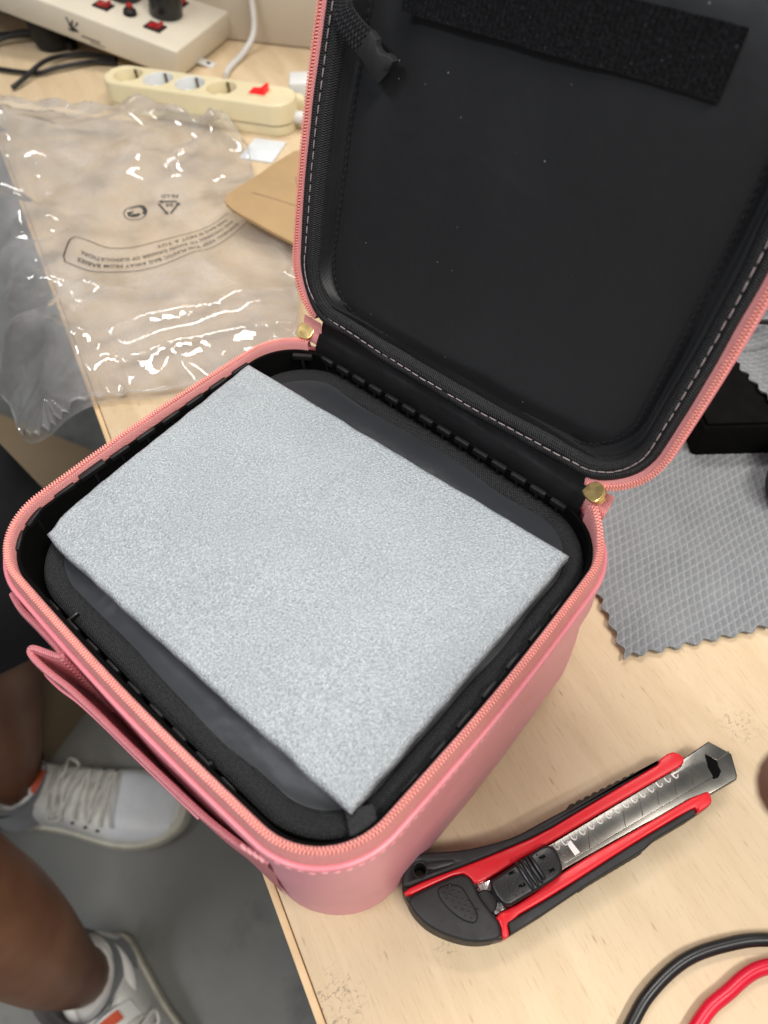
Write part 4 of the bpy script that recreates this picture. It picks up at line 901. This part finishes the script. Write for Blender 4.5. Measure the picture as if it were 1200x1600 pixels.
o = B().tube(spline([(-0.490, 0.4480, 0.002), (-0.470, 0.4650, 0.003), (-0.44, 0.49, 0.002), (-0.40, 0.515, 0.002)], 24), 0.0014, 8).build('thin_red_wire', 'cord_red'); tag(o, 'thin red wire behind the lit switch of the power strip', 'wire')
pp = B().box((0, 0, 0.0009), (0.034, 0.040, 0.0012), bev=0.0003).build('paper_slip', 'white_paper', loc=(-0.4215, 0.3460, 0)); pp.rotation_euler = (0, 0, 0.45); tag(pp, 'small white glossy slip lying in front of the power strip', 'paper')
wt = empty('white_connector', (-0.4660, 0.4440, 0), 0.8); tag(wt, 'small white plug block beside the pink lid edge', 'connector')
B().box((0, 0, 0.013), (0.024, 0.030, 0.024), bev=0.003).build('block', 'socket_white', wt)
B().lathe([(0.009, 0.0), (0.009, 0.012), (0.006, 0.014)], (-0.004, -0.020, 0.009), (V((1, 0, 0)), V((0, 0, 1)), V((0, -1, 0))), 20).build('collar', 'cream_plastic', wt)

# ------------------------------------------------------------------ cardboard flap behind the lid's left side
cb = empty('cardboard_flap', (-0.30, 0.27, 0)); tag(cb, 'brown cardboard piece with rounded corner poking out beside the lid', 'cardboard')
def cbz(x, y): return 0.030-0.022*sm(-0.36, -0.20, x)
poly = [(-0.3405, 0.2318), (-0.3253, 0.2293), (-0.2957, 0.2345), (-0.2657, 0.2411), (-0.225, 0.250), (-0.205, 0.33), (-0.300, 0.385), (-0.3539, 0.3353), (-0.3528, 0.3024), (-0.348, 0.2732), (-0.3475, 0.250), (-0.3462, 0.2390)]
poly = [V(p) for p in poly]; 
def subdiv(P, n=4): return [P[i].lerp(P[(i+1) % len(P)], k/n) for i in range(len(P)) for k in range(n)]
PQ = subdiv(chaikin(poly, 1), 2); cen = V((-0.285, 0.295)); rows = []
for k in range(16):
    f = k/15; rows.append([V((q.x+0.30, q.y-0.27, cbz(q.x, q.y)+0.0004*nz(q.x*60, q.y*60))) for q in [p.lerp(cen, f) for p in PQ]])
b = B().grid(rows, close_u=True)
b.grid([[p-V((0, 0, 0.0028)) for p in rows[0]], rows[0]], close_u=True)
b.grid([[p-V((0, 0, 0.0028)) for p in r] for r in reversed(rows)], close_u=True)
b.build('board', 'cardboard', cb, uv=False)
for (p, q) in (((-0.3330, 0.2570), (-0.285, 0.2790)), ((-0.325, 0.300), (-0.296, 0.278))):
    P = [V(p).lerp(V(q), k/8) for k in range(9)]
    B().tube([(v.x+0.30, v.y-0.27, cbz(v.x, v.y)+0.0001) for v in P], 0.0004, 6).build('crease', 'carton', cb)
P = spline([V((-0.2960, 0.2770)), V((-0.290, 0.2880)), V((-0.278, 0.2960)), V((-0.262, 0.300))], 12)
B().tube([(v.x+0.30, v.y-0.27, cbz(v.x, v.y)+0.0001) for v in P], 0.0006, 6).build('hand_slot', 'black_matte', cb)
B().box((0.045, 0.045, 0.003), (0.12, 0.09, 0.005), bev=0.001).build('folded_wing', 'cardboard', cb)

# ------------------------------------------------------------------ clear plastic bag
bag = empty('plastic_bag', (-0.42, 0.16, 0)); tag(bag, 'crumpled clear plastic bag with printed recycling marks hanging over the table edge', 'bag')
outl = [(-0.6929, 0.2239), (-0.6346, 0.2633), (-0.5714, 0.2979), (-0.5320, 0.335), (-0.5060, 0.345), (-0.4406, 0.3387), (-0.3739, 0.2945), (-0.300, 0.262), (-0.235, 0.210), (-0.1950, 0.1690), (-0.1990, 0.1480), (-0.2089, 0.0834), (-0.2450, 0.0420), (-0.2660, 0.0130), (-0.2760, -0.0020), (-0.300, -0.012), (-0.340, 0.000), (-0.420, 0.010), (-0.52, 0.05), (-0.62, 0.10), (-0.74, 0.165)]
NB = 150
ring = spline([V(p) for p in outl], NB, closed=True); cen = V((-0.405, 0.165)); random.seed(21)
def pmask(x, y):                                     # calmer film where the print lies
    d = min((V((x, y))-V(c)).length/r for c, r in (((-0.346, 0.15), 0.045), ((-0.330, 0.205), 0.045), ((-0.372, 0.118), 0.035), ((-0.395, 0.192), 0.035)))
    return 1-(1-sm(0.6, 1.25, d))
FOLDS = [(V((-0.60, 0.262)), V((0.86, 0.50)), 0.12, 0.006, 0.010), (V((-0.50, 0.300)), V((0.93, 0.36)), 0.10, 0.007, 0.014), (V((-0.455, 0.312)), V((0.5, -0.8)), 0.06, 0.007, 0.020),
          (V((-0.265, 0.110)), V((0.30, 0.95)), 0.10, 0.005, 0.010), (V((-0.240, 0.095)), V((0.4, 0.9)), 0.09, 0.005, 0.008), (V((-0.38, 0.055)), V((0.75, 0.66)), 0.10, 0.005, 0.012),
          (V((-0.335, 0.085)), V((0.15, 0.99)), 0.035, 0.003, 0.006), (V((-0.48, 0.10)), V((0.8, 0.5)), 0.07, 0.006, 0.016), (V((-0.41, 0.255)), V((0.6, 0.8)), 0.04, 0.006, 0.010),
          (V((-0.55, 0.16)), V((0.9, 0.3)), 0.08, 0.007, 0.014), (V((-0.60, 0.20)), V((0.5, 0.8)), 0.06, 0.006, 0.010), (V((-0.33, 0.03)), V((0.9, 0.4)), 0.08, 0.006, 0.012), (V((-0.44, 0.05)), V((0.7, 0.7)), 0.07, 0.007, 0.016)]
def folds(x, y):
    q = V((x, y)); cr = 0.0
    for (c, d, L, wd, h) in FOLDS:
        e = q-c; al = e.dot(d); ac = e.x*-d.y+e.y*d.x
        if abs(al) > L*2.2: continue
        ac += 0.006*nz(al*22+c.x*50, c.y*40)
        if abs(ac) > wd*2.4: continue
        cr += h*math.exp(-(al/L)**2)*(1-abs(ac)/(wd*2.4))**1.2
    return cr
def droop(x, y):
    t_ = bt(x, y)
    if t_ >= 0.012: return 0.0
    k = 0.012-t_; return k*k*9.0 if k < 0.05 else 0.0225+(k-0.05)*0.75
from mathutils.geometry import delaunay_2d_cdt
from mathutils.bvhtree import BVHTree
def crumple(ringp, gap, amp, seed):
    random.seed(seed); pts = list(ringp); nb = len(pts); tries = 0
    inner_ok = []
    while tries < 9000:
        tries += 1; q = V((random.uniform(-0.74, -0.19), random.uniform(-0.02, 0.36)))
        # inside test by angle against the outline
        d = q-cen; a = math.atan2(d.y, d.x); i = min(range(nb), key=lambda k: abs((math.atan2((ringp[k]-cen).y, (ringp[k]-cen).x)-a+PI) % (2*PI)-PI)) if True else 0
        if d.length > (ringp[i]-cen).length*0.97: continue
        m = pmask(q.x, q.y); g = gap*(1.9-0.9*m)
        if all((q-p).length > g for p in inner_ok): inner_ok.append(q)
    pts += inner_ok
    vv, ee, ff, *_ = delaunay_2d_cdt([V(p) for p in pts], [], [tuple(range(nb))], 1, 1e-6)
    bm = bmesh.new(); vs = []
    for i, p in enumerate(vv):
        r = min(1.0, min((p-k).length for k in ringp)/0.06); m = pmask(p.x, p.y); left = 1+0.35*sm(-0.42, -0.58, p.x)
        off = 1.0 if bt(p.x, p.y) < 0.01 else 0.0; rim_ = 0.30+0.70*max(r, 0.8*off*min(1, r*4))
        z = 0.0035+0.011*r+random.uniform(0, 1)*amp*rim_*(1+0.5*off)*(0.06+0.94*m)*left
        vs.append(bm.verts.new((p.x, p.y, z)))
    for f in ff:
        try: bm.faces.new([vs[i] for i in f])
        except ValueError: pass
    for k in range(3): bmesh.ops.subdivide_edges(bm, edges=list(bm.edges), cuts=1, use_grid_fill=True)
    bmesh.ops.triangulate(bm, faces=bm.faces)
    bnd = {v for v in bm.verts if v.is_boundary}
    for k in range(1): bmesh.ops.smooth_vert(bm, verts=[v for v in bm.verts if v not in bnd], factor=0.5, use_axis_x=True, use_axis_y=True, use_axis_z=True)
    for v in bm.verts:
        x, y = v.co.x, v.co.y; v.co.z += folds(x, y)*(0.05+0.95*pmask(x, y)); dr = droop(x, y)
        if dr: v.co.z += -dr+0.010*nz(x*18, y*18, 12)*min(1, dr*60)
        else: v.co.z = max(v.co.z, 0.003)
        v.co.x += 0.42; v.co.y -= 0.16
    return bm
bm = crumple(ring, 0.0245, 0.0225, 21); bm.normal_update(); bmesh.ops.reverse_faces(bm, faces=[f_ for f_ in bm.faces if f_.normal.z < 0]); bm.normal_update(); FT = BVHTree.FromBMesh(bm)
me = bpy.data.meshes.new('upper_film'); bm.to_mesh(me); bnd_l = [v.co.copy() for v in bm.verts if v.is_boundary]; bm.free(); me.shade_smooth(); me.materials.append(MATS['clear_film'])
uf = bpy.data.objects.new('upper_film', me); C.objects.link(uf); uf.parent = bag
rows = []
for k in range(41):
    r = k/40; row = []
    for p in ring:
        q = cen.lerp(p, r); dr = droop(q.x, q.y); z = 0.0014+0.0006*nz(q.x*40, q.y*40, 3)
        if dr: z += -dr-0.012*min(1, dr*40)*(1-r**3)*(0.6+0.8*nz(q.x*20, q.y*20))
        row.append(V((q.x+0.42, q.y-0.16, z)))
    rows.append(row)
B().grid(rows, close_u=True).build('lower_film', 'clear_film', bag, uv=False, sharp=0)
hem = []
for p in spline(ring, 400, closed=True):
    hit = FT.ray_cast(V((p.x+0.42+(cen.x-p.x)*0.004, p.y-0.16+(cen.y-p.y)*0.004, 0.5)), V((0, 0, -1)))
    hem.append(hit[0] if hit[0] else V((p.x+0.42, p.y-0.16, 0.003-droop(p.x, p.y))))
B().tube(hem, 0.0006, 6, closed=True).build('welded_hem', 'clear_film', bag, uv=False)
def film_z(x, y):
    hit = FT.ray_cast(V((x+0.42, y-0.16, 0.5)), V((0, 0, -1))); return hit[0].z if hit[0] else 0.004
def printed(name, verts2, faces, mapf=None):
    vs = []
    for p in verts2:
        q = mapf(p) if mapf else p; vs.append((q[0]+0.42, q[1]-0.16, film_z(q[0], q[1])+0.0010))
    return fixn(make(name, vs, faces, 'ink', bag, smooth=False))
def text_mesh(s_, size):
    cu = bpy.data.curves.new('t', 'FONT'); cu.body = s_; cu.size = size; cu.resolution_u = 2; cu.space_character = 1.05; cu.offset = 0.00014
    ob = bpy.data.objects.new('t', cu); C.objects.link(ob); dg = bpy.context.evaluated_depsgraph_get(); dg.update()
    me = bpy.data.meshes.new_from_object(ob.evaluated_get(dg)); v = [tuple(p.co[:2]) for p in me.vertices]; f = [tuple(p.vertices) for p in me.polygons]
    bpy.data.objects.remove(ob); bpy.data.meshes.remove(me); return v, f
CL = spline([V((-0.3330, 0.2380)), V((-0.3285, 0.2150)), V((-0.3300, 0.1920)), V((-0.3440, 0.1520)), V((-0.3600, 0.1270)), V((-0.3800, 0.1080))], 60)
cl_L = [0]
for i in range(1, 61): cl_L.append(cl_L[-1]+(CL[i]-CL[i-1]).length)
TL = cl_L[-1]
def onc(p):                                          # p = (distance along, offset across)
    s_ = max(0, min(TL, p[0])); i = min(59, next((k for k in range(60) if cl_L[k+1] >= s_), 59)); f = (s_-cl_L[i])/(cl_L[i+1]-cl_L[i])
    d = (CL[i+1]-CL[i]).normalized(); q = CL[i].lerp(CL[i+1], f); n_ = V((-d.y, d.x)); wd = 0.65+0.35*sm(0, TL*0.6, s_); q = q+n_*p[1]*wd+d*(p[0]-s_); return (q.x, q.y)
y_up = 1
def strip_quads(pts, w_):
    vs = []; fs = []
    for i, p in enumerate(pts):
        a = V(pts[max(i-1, 0)]); c_ = V(pts[min(i+1, len(pts)-1)]); d = (c_-a).normalized(); n_ = V((-d.y, d.x)); p = V(p); vs += [tuple(p+n_*w_), tuple(p-n_*w_)]
    for i in range(len(pts)-1): fs.append((2*i, 2*i+1, 2*i+3, 2*i+2))
    return vs, fs
BW = 0.0165
brd = [(TL*k/40, BW) for k in range(41)]+[(TL+0.002, BW*(1-k/6)-BW*k/6*1.0) for k in range(1, 6)]+[(TL*(40-k)/40, -BW) for k in range(41)]
vs, fs = strip_quads(brd, 0.00048); printed('warning_border', vs, fs, onc)
lines = ['WARNING: KEEP THIS PLASTIC BAG AWAY FROM BABIES', 'AND CHILDREN TO AVOID DANGER OF SUFFOCATION.', 'THIS BAG IS NOT A TOY.']
for k, s_ in enumerate(lines):
    v, f = text_mesh(s_, 0.0062); mx = max(p[0] for p in v); sc_ = min(1.0, (TL*0.90)/mx)
    printed('warning_text', [(0.008+p[0]*sc_, 0.0062-k*0.0088+p[1]) for p in v], f, onc)
# disc with two arrows, and recycling triangle
def sym(c, up):
    up = V(up).normalized(); rt_ = V((up.y, -up.x)); return lambda p: (c[0]+rt_.x*p[0]+up.x*p[1], c[1]+rt_.y*p[0]+up.y*p[1])
UP = (0.75, -0.62)
m1 = sym((-0.3995, 0.1815), UP)
circ = [(0.0095*math.cos(2*PI*k/48), 0.0095*math.sin(2*PI*k/48)) for k in range(49)]; vs, fs = strip_quads(circ, 0.00045); printed('recycling_disc', vs, fs, m1)
def arcband(r0, a0, a1, w0, w1, n=16):
    vs = []; fs = []
    for k in range(n+1):
        a = a0+(a1-a0)*k/n; w_ = w0+(w1-w0)*k/n; vs += [((r0+w_)*math.cos(a), (r0+w_)*math.sin(a)), ((r0-w_)*math.cos(a), (r0-w_)*math.sin(a))]
    for k in range(n): fs.append((2*k, 2*k+1, 2*k+3, 2*k+2))
    return vs, fs
vs, fs = arcband(0.0078, -0.9, -3.6, 0.0006, 0.0016); v2, f2 = arcband(0.0042, 2.6, 0.6, 0.0014, 0.0026); k = len(vs); fs = fs+[tuple(i+k for i in q) for q in f2]+[(k+len(v2), k+len(v2)+1, k+len(v2)+2)]; vs = vs+v2+[(0.0060, 0.0046), (0.0010, -0.0026), (0.0072, -0.0014)]
printed('recycling_arrows', vs, fs, m1)
m2 = sym((-0.3850, 0.2055), UP)
tri = [V((0, 0.0100)), V((-0.0098, -0.0068)), V((0.0098, -0.0068))]; vs = []; fs = []
for i in range(3):
    a, c_ = tri[i], tri[(i+1) % 3]; v2, f2 = strip_quads([tuple(a.lerp(c_, 0.14+0.62*k/6)) for k in range(7)], 0.0009); k0 = len(vs); vs += v2; fs += [tuple(j+k0 for j in q) for q in f2]
    d = (c_-a).normalized(); n_ = V((-d.y, d.x)); q = a.lerp(c_, 0.76); k0 = len(vs); vs += [tuple(q+n_*0.0024), tuple(q-n_*0.0024), tuple(q+d*0.0034)]; fs.append((k0, k0+1, k0+2))
printed('recycling_triangle', vs, fs, m2)
for s_, sz, dx, dy in (('04', 0.0062, -0.0040, -0.0046), ('PE-LD', 0.0055, -0.0085, -0.0150)):
    v, f = text_mesh(s_, sz); printed('recycling_code', [(p[0]+dx, p[1]+dy) for p in v], f, m2)

# ------------------------------------------------------------------ person standing at the table: legs
def skin_mesh(name, verts, edges, radii, root, mat, parent, sub=2):
    me = bpy.data.meshes.new(name); me.from_pydata(verts, edges, []); ob = bpy.data.objects.new(name, me); C.objects.link(ob)
    md = ob.modifiers.new('Skin', 'SKIN'); md.use_smooth_shade = True; md.branch_smoothing = 0.6
    for i, r in enumerate(radii):
        sv = me.skin_vertices[0].data[i]; sv.radius = r if hasattr(r, '__len__') else (r, r); sv.use_root = (i == root)
    s2 = ob.modifiers.new('Sub', 'SUBSURF'); s2.levels = sub; s2.render_levels = sub
    dg = bpy.context.evaluated_depsgraph_get(); dg.update(); m2_ = bpy.data.meshes.new_from_object(ob.evaluated_get(dg)); bpy.data.objects.remove(ob)
    m2_.materials.clear(); m2_.materials.append(M(mat)); m2_.shade_smooth(); o_ = bpy.data.objects.new(name, m2_); C.objects.link(o_); o_.parent = parent; return o_
person = empty('person', (-0.28, -0.26, FZ)); tag(person, 'person in black shorts, grey socks and white sneakers standing at the table', 'person')
PO = V((-0.28, -0.26, FZ))
jA = [(-0.430, -0.236, -0.665), (-0.424, -0.224, -0.620), (-0.428, -0.195, -0.53), (-0.436, -0.160, -0.44), (-0.405, -0.128, -0.34), (-0.372, -0.112, -0.25), (-0.385, -0.130, -0.10), (-0.395, -0.160, 0.06)]
jB = [(-0.172, -0.292, -0.665), (-0.170, -0.296, -0.600), (-0.176, -0.290, -0.52), (-0.192, -0.276, -0.40), (-0.205, -0.266, -0.30), (-0.222, -0.258, -0.21), (-0.252, -0.262, -0.06), (-0.270, -0.270, 0.06)]
rl = [0.032, 0.034, 0.046, 0.058, 0.052, 0.055, 0.066, 0.078]
pel = (-0.335, -0.225, 0.12)
vs = [pel]+jA+jB+[(-0.340, -0.228, 0.26)]; es = [(0, 8), (8, 7), (7, 6), (6, 5), (5, 4), (4, 3), (3, 2), (2, 1), (0, 16), (16, 15), (15, 14), (14, 13), (13, 12), (12, 11), (11, 10), (10, 9), (0, 17)]
skin_mesh('body', [tuple(V(v)-PO) for v in vs], es, [0.10]+rl+rl+[0.11], 0, 'skin', person)
# shorts: two wide legs and a seat
def loft(rings_):
    return B().grid(rings_, close_u=True)
def ell(c, rx, ry, z, n=32, ph=0.0, wv=0.0):
    return [V((c[0]+rx*math.cos(2*PI*k/n)*(1+wv*math.sin(5*2*PI*k/n+ph)), c[1]+ry*math.sin(2*PI*k/n)*(1+wv*math.sin(5*2*PI*k/n+ph)), z))-PO for k in range(n)]
b = B()
b.grid([ell((-0.375, -0.100), 0.075, 0.082, -0.232, wv=0.05), ell((-0.375, -0.100), 0.088, 0.094, -0.238, wv=0.05), ell((-0.380, -0.100), 0.089, 0.095, -0.18, ph=0.5, wv=0.03), ell((-0.388, -0.115), 0.093, 0.098, -0.08, ph=1, wv=0.02), ell((-0.390, -0.15), 0.098, 0.10, 0.04), ell((-0.375, -0.19), 0.10, 0.10, 0.10)], close_u=True)
b.grid([ell((-0.225, -0.262), 0.072, 0.072, -0.178), ell((-0.225, -0.262), 0.086, 0.086, -0.184), ell((-0.235, -0.263), 0.087, 0.087, -0.12, wv=0.03), ell((-0.255, -0.268), 0.095, 0.095, 0.0), ell((-0.285, -0.262), 0.10, 0.10, 0.10)], close_u=True)
b.grid([ell((-0.333, -0.228), 0.10, 0.09, 0.00), ell((-0.333, -0.228), 0.155, 0.125, 0.06), ell((-0.335, -0.228), 0.165, 0.13, 0.14), ell((-0.337, -0.229), 0.155, 0.12, 0.27)], close_u=True)
b.build('shorts', 'shorts_cloth', person, uv=False)
def shoe(org, yaw, ank):
    """sneaker along +x from heel at 0 to toe at 0.285, standing on the floor"""
    ca, sa_ = math.cos(yaw), math.sin(yaw)
    def W(x, y, z): return V((org[0]+ca*x-sa_*y, org[1]+sa_*x+ca*y, FZ+z))-PO
    L = 0.285
    def half(t_): return 0.0385*(max(0.0, 1-((t_-0.13)/0.13)**4) if t_ < 0.13 else 1)**0.5*(1+0.30*sm(0.35, 0.72, t_))*(max(0.0, 1-((t_-0.66)/0.34)**2.6) if t_ > 0.66 else 1)**0.55
    rows = []
    ts = [0.002+0.996*(0.5-0.5*math.cos(PI*k/44)) for k in range(45)]
    for t_ in ts:
        hw = half(t_)+0.004; r = []
        for k in range(16): a = PI*2*k/16; r.append(W(t_*L, hw*math.copysign(abs(math.cos(a))**0.5, math.cos(a)), 0.017+0.0155*math.copysign(abs(math.sin(a))**0.4, math.sin(a))+0.006*sm(0.75, 1, t_)))
        rows.append(r)
    root = empty('shoe', (0, 0, 0)); root.parent = person
    bb = B().grid(rows, close_u=True); n = len(bb.v); bb.f += [tuple(range(15, -1, -1)), tuple(range(n-16, n))]; bb.build('sole', 'shoe_sole', root, uv=False)
    rows = []
    def top(t_): return 0.030+0.052*(1-sm(0.30, 0.66, t_))*(0.92+0.08*math.cos(t_*12))+0.026*(1-sm(0.60, 0.97, t_))+0.006
    for t_ in ts:
        hw = half(t_)*0.97; h = top(t_)-0.022; r = []
        for k in range(25):
            a = PI*k/24; c_, s_ = math.cos(a), math.sin(a)
            y = hw*math.copysign(abs(c_)**0.62, c_); z = 0.024+h*abs(s_)**0.72
            if 0.05 < t_ < 0.36: z = min(z, 0.024+h*0.90+0.006*math.cos(t_*20))
            r.append(W(t_*L, y, z))
        rows.append(r)
    B().grid(rows).build('upper', 'shoe_white', root, uv=False)
    def surf(t_, f): # f in -1..1 across the top
        hw = half(t_)*0.97; h = top(t_)-0.022; a = PI/2-f*PI/2*0.96; c_, s_ = math.cos(a), math.sin(a)
        return W(t_*L, hw*math.copysign(abs(c_)**0.62, c_), 0.024+h*abs(s_)**0.72)
    B().grid([[surf(0.66+0.28*i/14, -0.72+1.44*j/16)+V((0, 0, 0.0012+0.0016*math.sin(PI*i/14)*math.sin(PI*j/16))) for j in range(17)] for i in range(15)]).build('toe_box', 'shoe_toe', root, uv=False)
    col = [W(0.018+0.040+0.046*math.cos(2*PI*k/30), 0.034*math.sin(2*PI*k/30), 0.081+0.007*math.cos(2*PI*k/30)*(-1 if k else -1)+0.004) for k in range(30)]
    B().tube(col, 0.0075, 10, closed=True).build('collar', 'shoe_white', root, uv=False)
    rows = [[W(0.098+0.075*(1-i/8)*1.0, (j/8-0.5)*0.058*(1-0.15*abs(i/8-0.5)), 0.122-0.052*(1-i/8)-0.020*(j/8-0.5)**2*4+0.001) for j in range(9)] for i in range(9)]
    lowr = [[p-V((0, 0, 0.009)) for p in r] for r in rows]
    bb = B().grid(rows).grid(lowr); bb.grid([rows[-1], lowr[-1]]); bb.grid([[r[0] for r in rows], [r[0] for r in lowr]]); bb.grid([[r[-1] for r in rows], [r[-1] for r in lowr]]); tg = bb.build('tongue', 'shoe_white', root, uv=False)
    B().grid([[W(0.101+0.010*(1-i/4), (j/8-0.5)*0.030, 0.1228-0.0070*(1-i/4)-0.020*((j/8-0.5)*0.5)**2*4) for j in range(9)] for i in range(5)]).build('tongue_label', 'orange_label', tg, uv=False)
    for i in range(5):
        t_ = 0.42+0.055*i
        pts = [surf(t_, -0.46+0.92*k/8)+V((0, 0, 0.004+0.004*math.sin(PI*k/8))) for k in range(9)]
        B().tube(pts, 0.0024, 6).build('lace', 'lace', root, uv=False)
        pts = [surf(t_+(0.055*k/8), (-0.44+0.88*k/8)*(1 if i % 2 else -1))+V((0, 0, 0.007+0.004*math.sin(PI*k/8))) for k in range(9)]
        B().tube(pts, 0.0022, 6).build('lace', 'lace', root, uv=False)
    for s_ in (-1, 1):
        P = spline([W(0.122, 0.0, 0.100), W(0.130, s_*0.020, 0.106), W(0.122, s_*0.040, 0.090), W(0.134, s_*0.034, 0.080), W(0.128, s_*0.01, 0.098)], 24)
        B().tube(P, 0.0022, 6).build('lace_loop', 'lace', root, uv=False)
    for s_ in (-1, 1):
        for i in range(4): q = surf(0.46+0.055*i, s_*0.56); B().lathe([(0.0030, 0), (0.0022, 0.0012), (0.001, 0.001)], q, n=10).build('eyelet', 'black_matte', root, uv=False)
    return root, W
shA, WA = shoe((-0.478, -0.264), math.atan2(0.575, 0.818), jA[0])
shB, WB = shoe((-0.212, -0.282), math.atan2(-0.15, 0.985), jB[0])
def sock(j, lean, z0, z1):
    rows = []
    for k in range(9):
        f = k/8; c_ = V(j[0]).lerp(V(j[1]), f*1.2); r = 0.0455-0.0020*math.sin(PI*f)+(0.002 if k == 8 else 0); z = z0+(z1-z0)*f
        rows.append([V((c_.x+r*1.08*math.cos(2*PI*i/32), c_.y+r*math.sin(2*PI*i/32), z+lean*math.cos(2*PI*i/32-0.6)*f))-PO for i in range(32)])
    return rows
for (j, Wf, sw_side) in ((jA, WA, -1), (jB, WB, 1)):
    rows = sock(j, 0.006, FZ+0.045, FZ+0.130); sk = B().grid(rows, close_u=True).build('sock', 'sock_grey', person, uv=False)
    # small curved tick on the outer side of the sock
    ctr = V(j[1])-PO; yaw0 = -1.0 if sw_side < 0 else -0.05
    tick = [(-0.020, 0.0065), (-0.016, 0.0020), (-0.010, -0.0008), (-0.002, 0.0005), (0.020, 0.0080), (0.000, -0.0045), (-0.009, -0.0062), (-0.016, -0.0030), (-0.020, 0.0030)]
    vs = []
    for (a, h) in tick:
        an = yaw0+a/0.046; vs.append((ctr.x+0.0505*math.cos(an), ctr.y+0.0475*math.sin(an), 0.104+h))
    fixn(make('sock_tick', vs, [tuple(range(len(vs)))], 'ink', sk, smooth=False))

# ------------------------------------------------------------------ a hand held just outside the right edge, one fingertip in view
def camp(u, v, d):                                    # fixed points measured once, in metres along the camera's axes
    return V((0.1364, -0.1000, 0.3563))+Rm @ V((u*d, v*d, -d))
hand = empty('hand', camp(0.75, -0.36, 0.15)); tag(hand, 'blurred brown fingertip of a hand reaching in at the right edge', 'hand')
HO = hand.location.copy()
HB = camp(0.590, -0.357, 0.092)                       # fingertip
rx_, uy_, fz_ = Rm @ V((1, 0, 0)), Rm @ V((0, 1, 0)), Rm @ V((0, 0, -1))
def hp(a, b_, c_): return HB+rx_*a+uy_*b_+fz_*c_
vs = [hp(0.105, -0.020, 0.03), hp(0.150, -0.030, 0.03), hp(0.210, -0.050, 0.025), hp(0.30, -0.09, 0.02)]; rd_ = [0.026, 0.024, 0.026, 0.032]; es = [(0, 1), (1, 2), (2, 3)]
for (kn, t1, t2, tp, r) in (((0.070, 0.012, 0.030), (0.036, 0.010, 0.018), (0.016, 0.004, 0.008), (0.000, 0.0, 0.000), 0.0082),
                            ((0.068, -0.010, 0.032), (0.034, -0.014, 0.026), (0.022, -0.020, 0.044), (0.030, -0.022, 0.054), 0.0086),
                            ((0.072, -0.030, 0.034), (0.040, -0.038, 0.032), (0.030, -0.042, 0.050), (0.040, -0.042, 0.058), 0.0080),
                            ((0.080, -0.046, 0.034), (0.054, -0.056, 0.034), (0.046, -0.058, 0.048), (0.054, -0.056, 0.054), 0.0070),
                            ((0.110, 0.014, 0.040), (0.080, 0.032, 0.050), (0.060, 0.036, 0.046), (0.044, 0.034, 0.036), 0.0092)):
    k = len(vs); vs += [hp(*kn), hp(*t1), hp(*t2), hp(*tp)]; rd_ += [r*1.25, r*1.05, r, r*0.78]; es += [(0, k), (k, k+1), (k+1, k+2), (k+2, k+3)]
hs = skin_mesh('palm_and_fingers', [tuple(v-HO) for v in vs], es, rd_, 0, 'skin', hand)
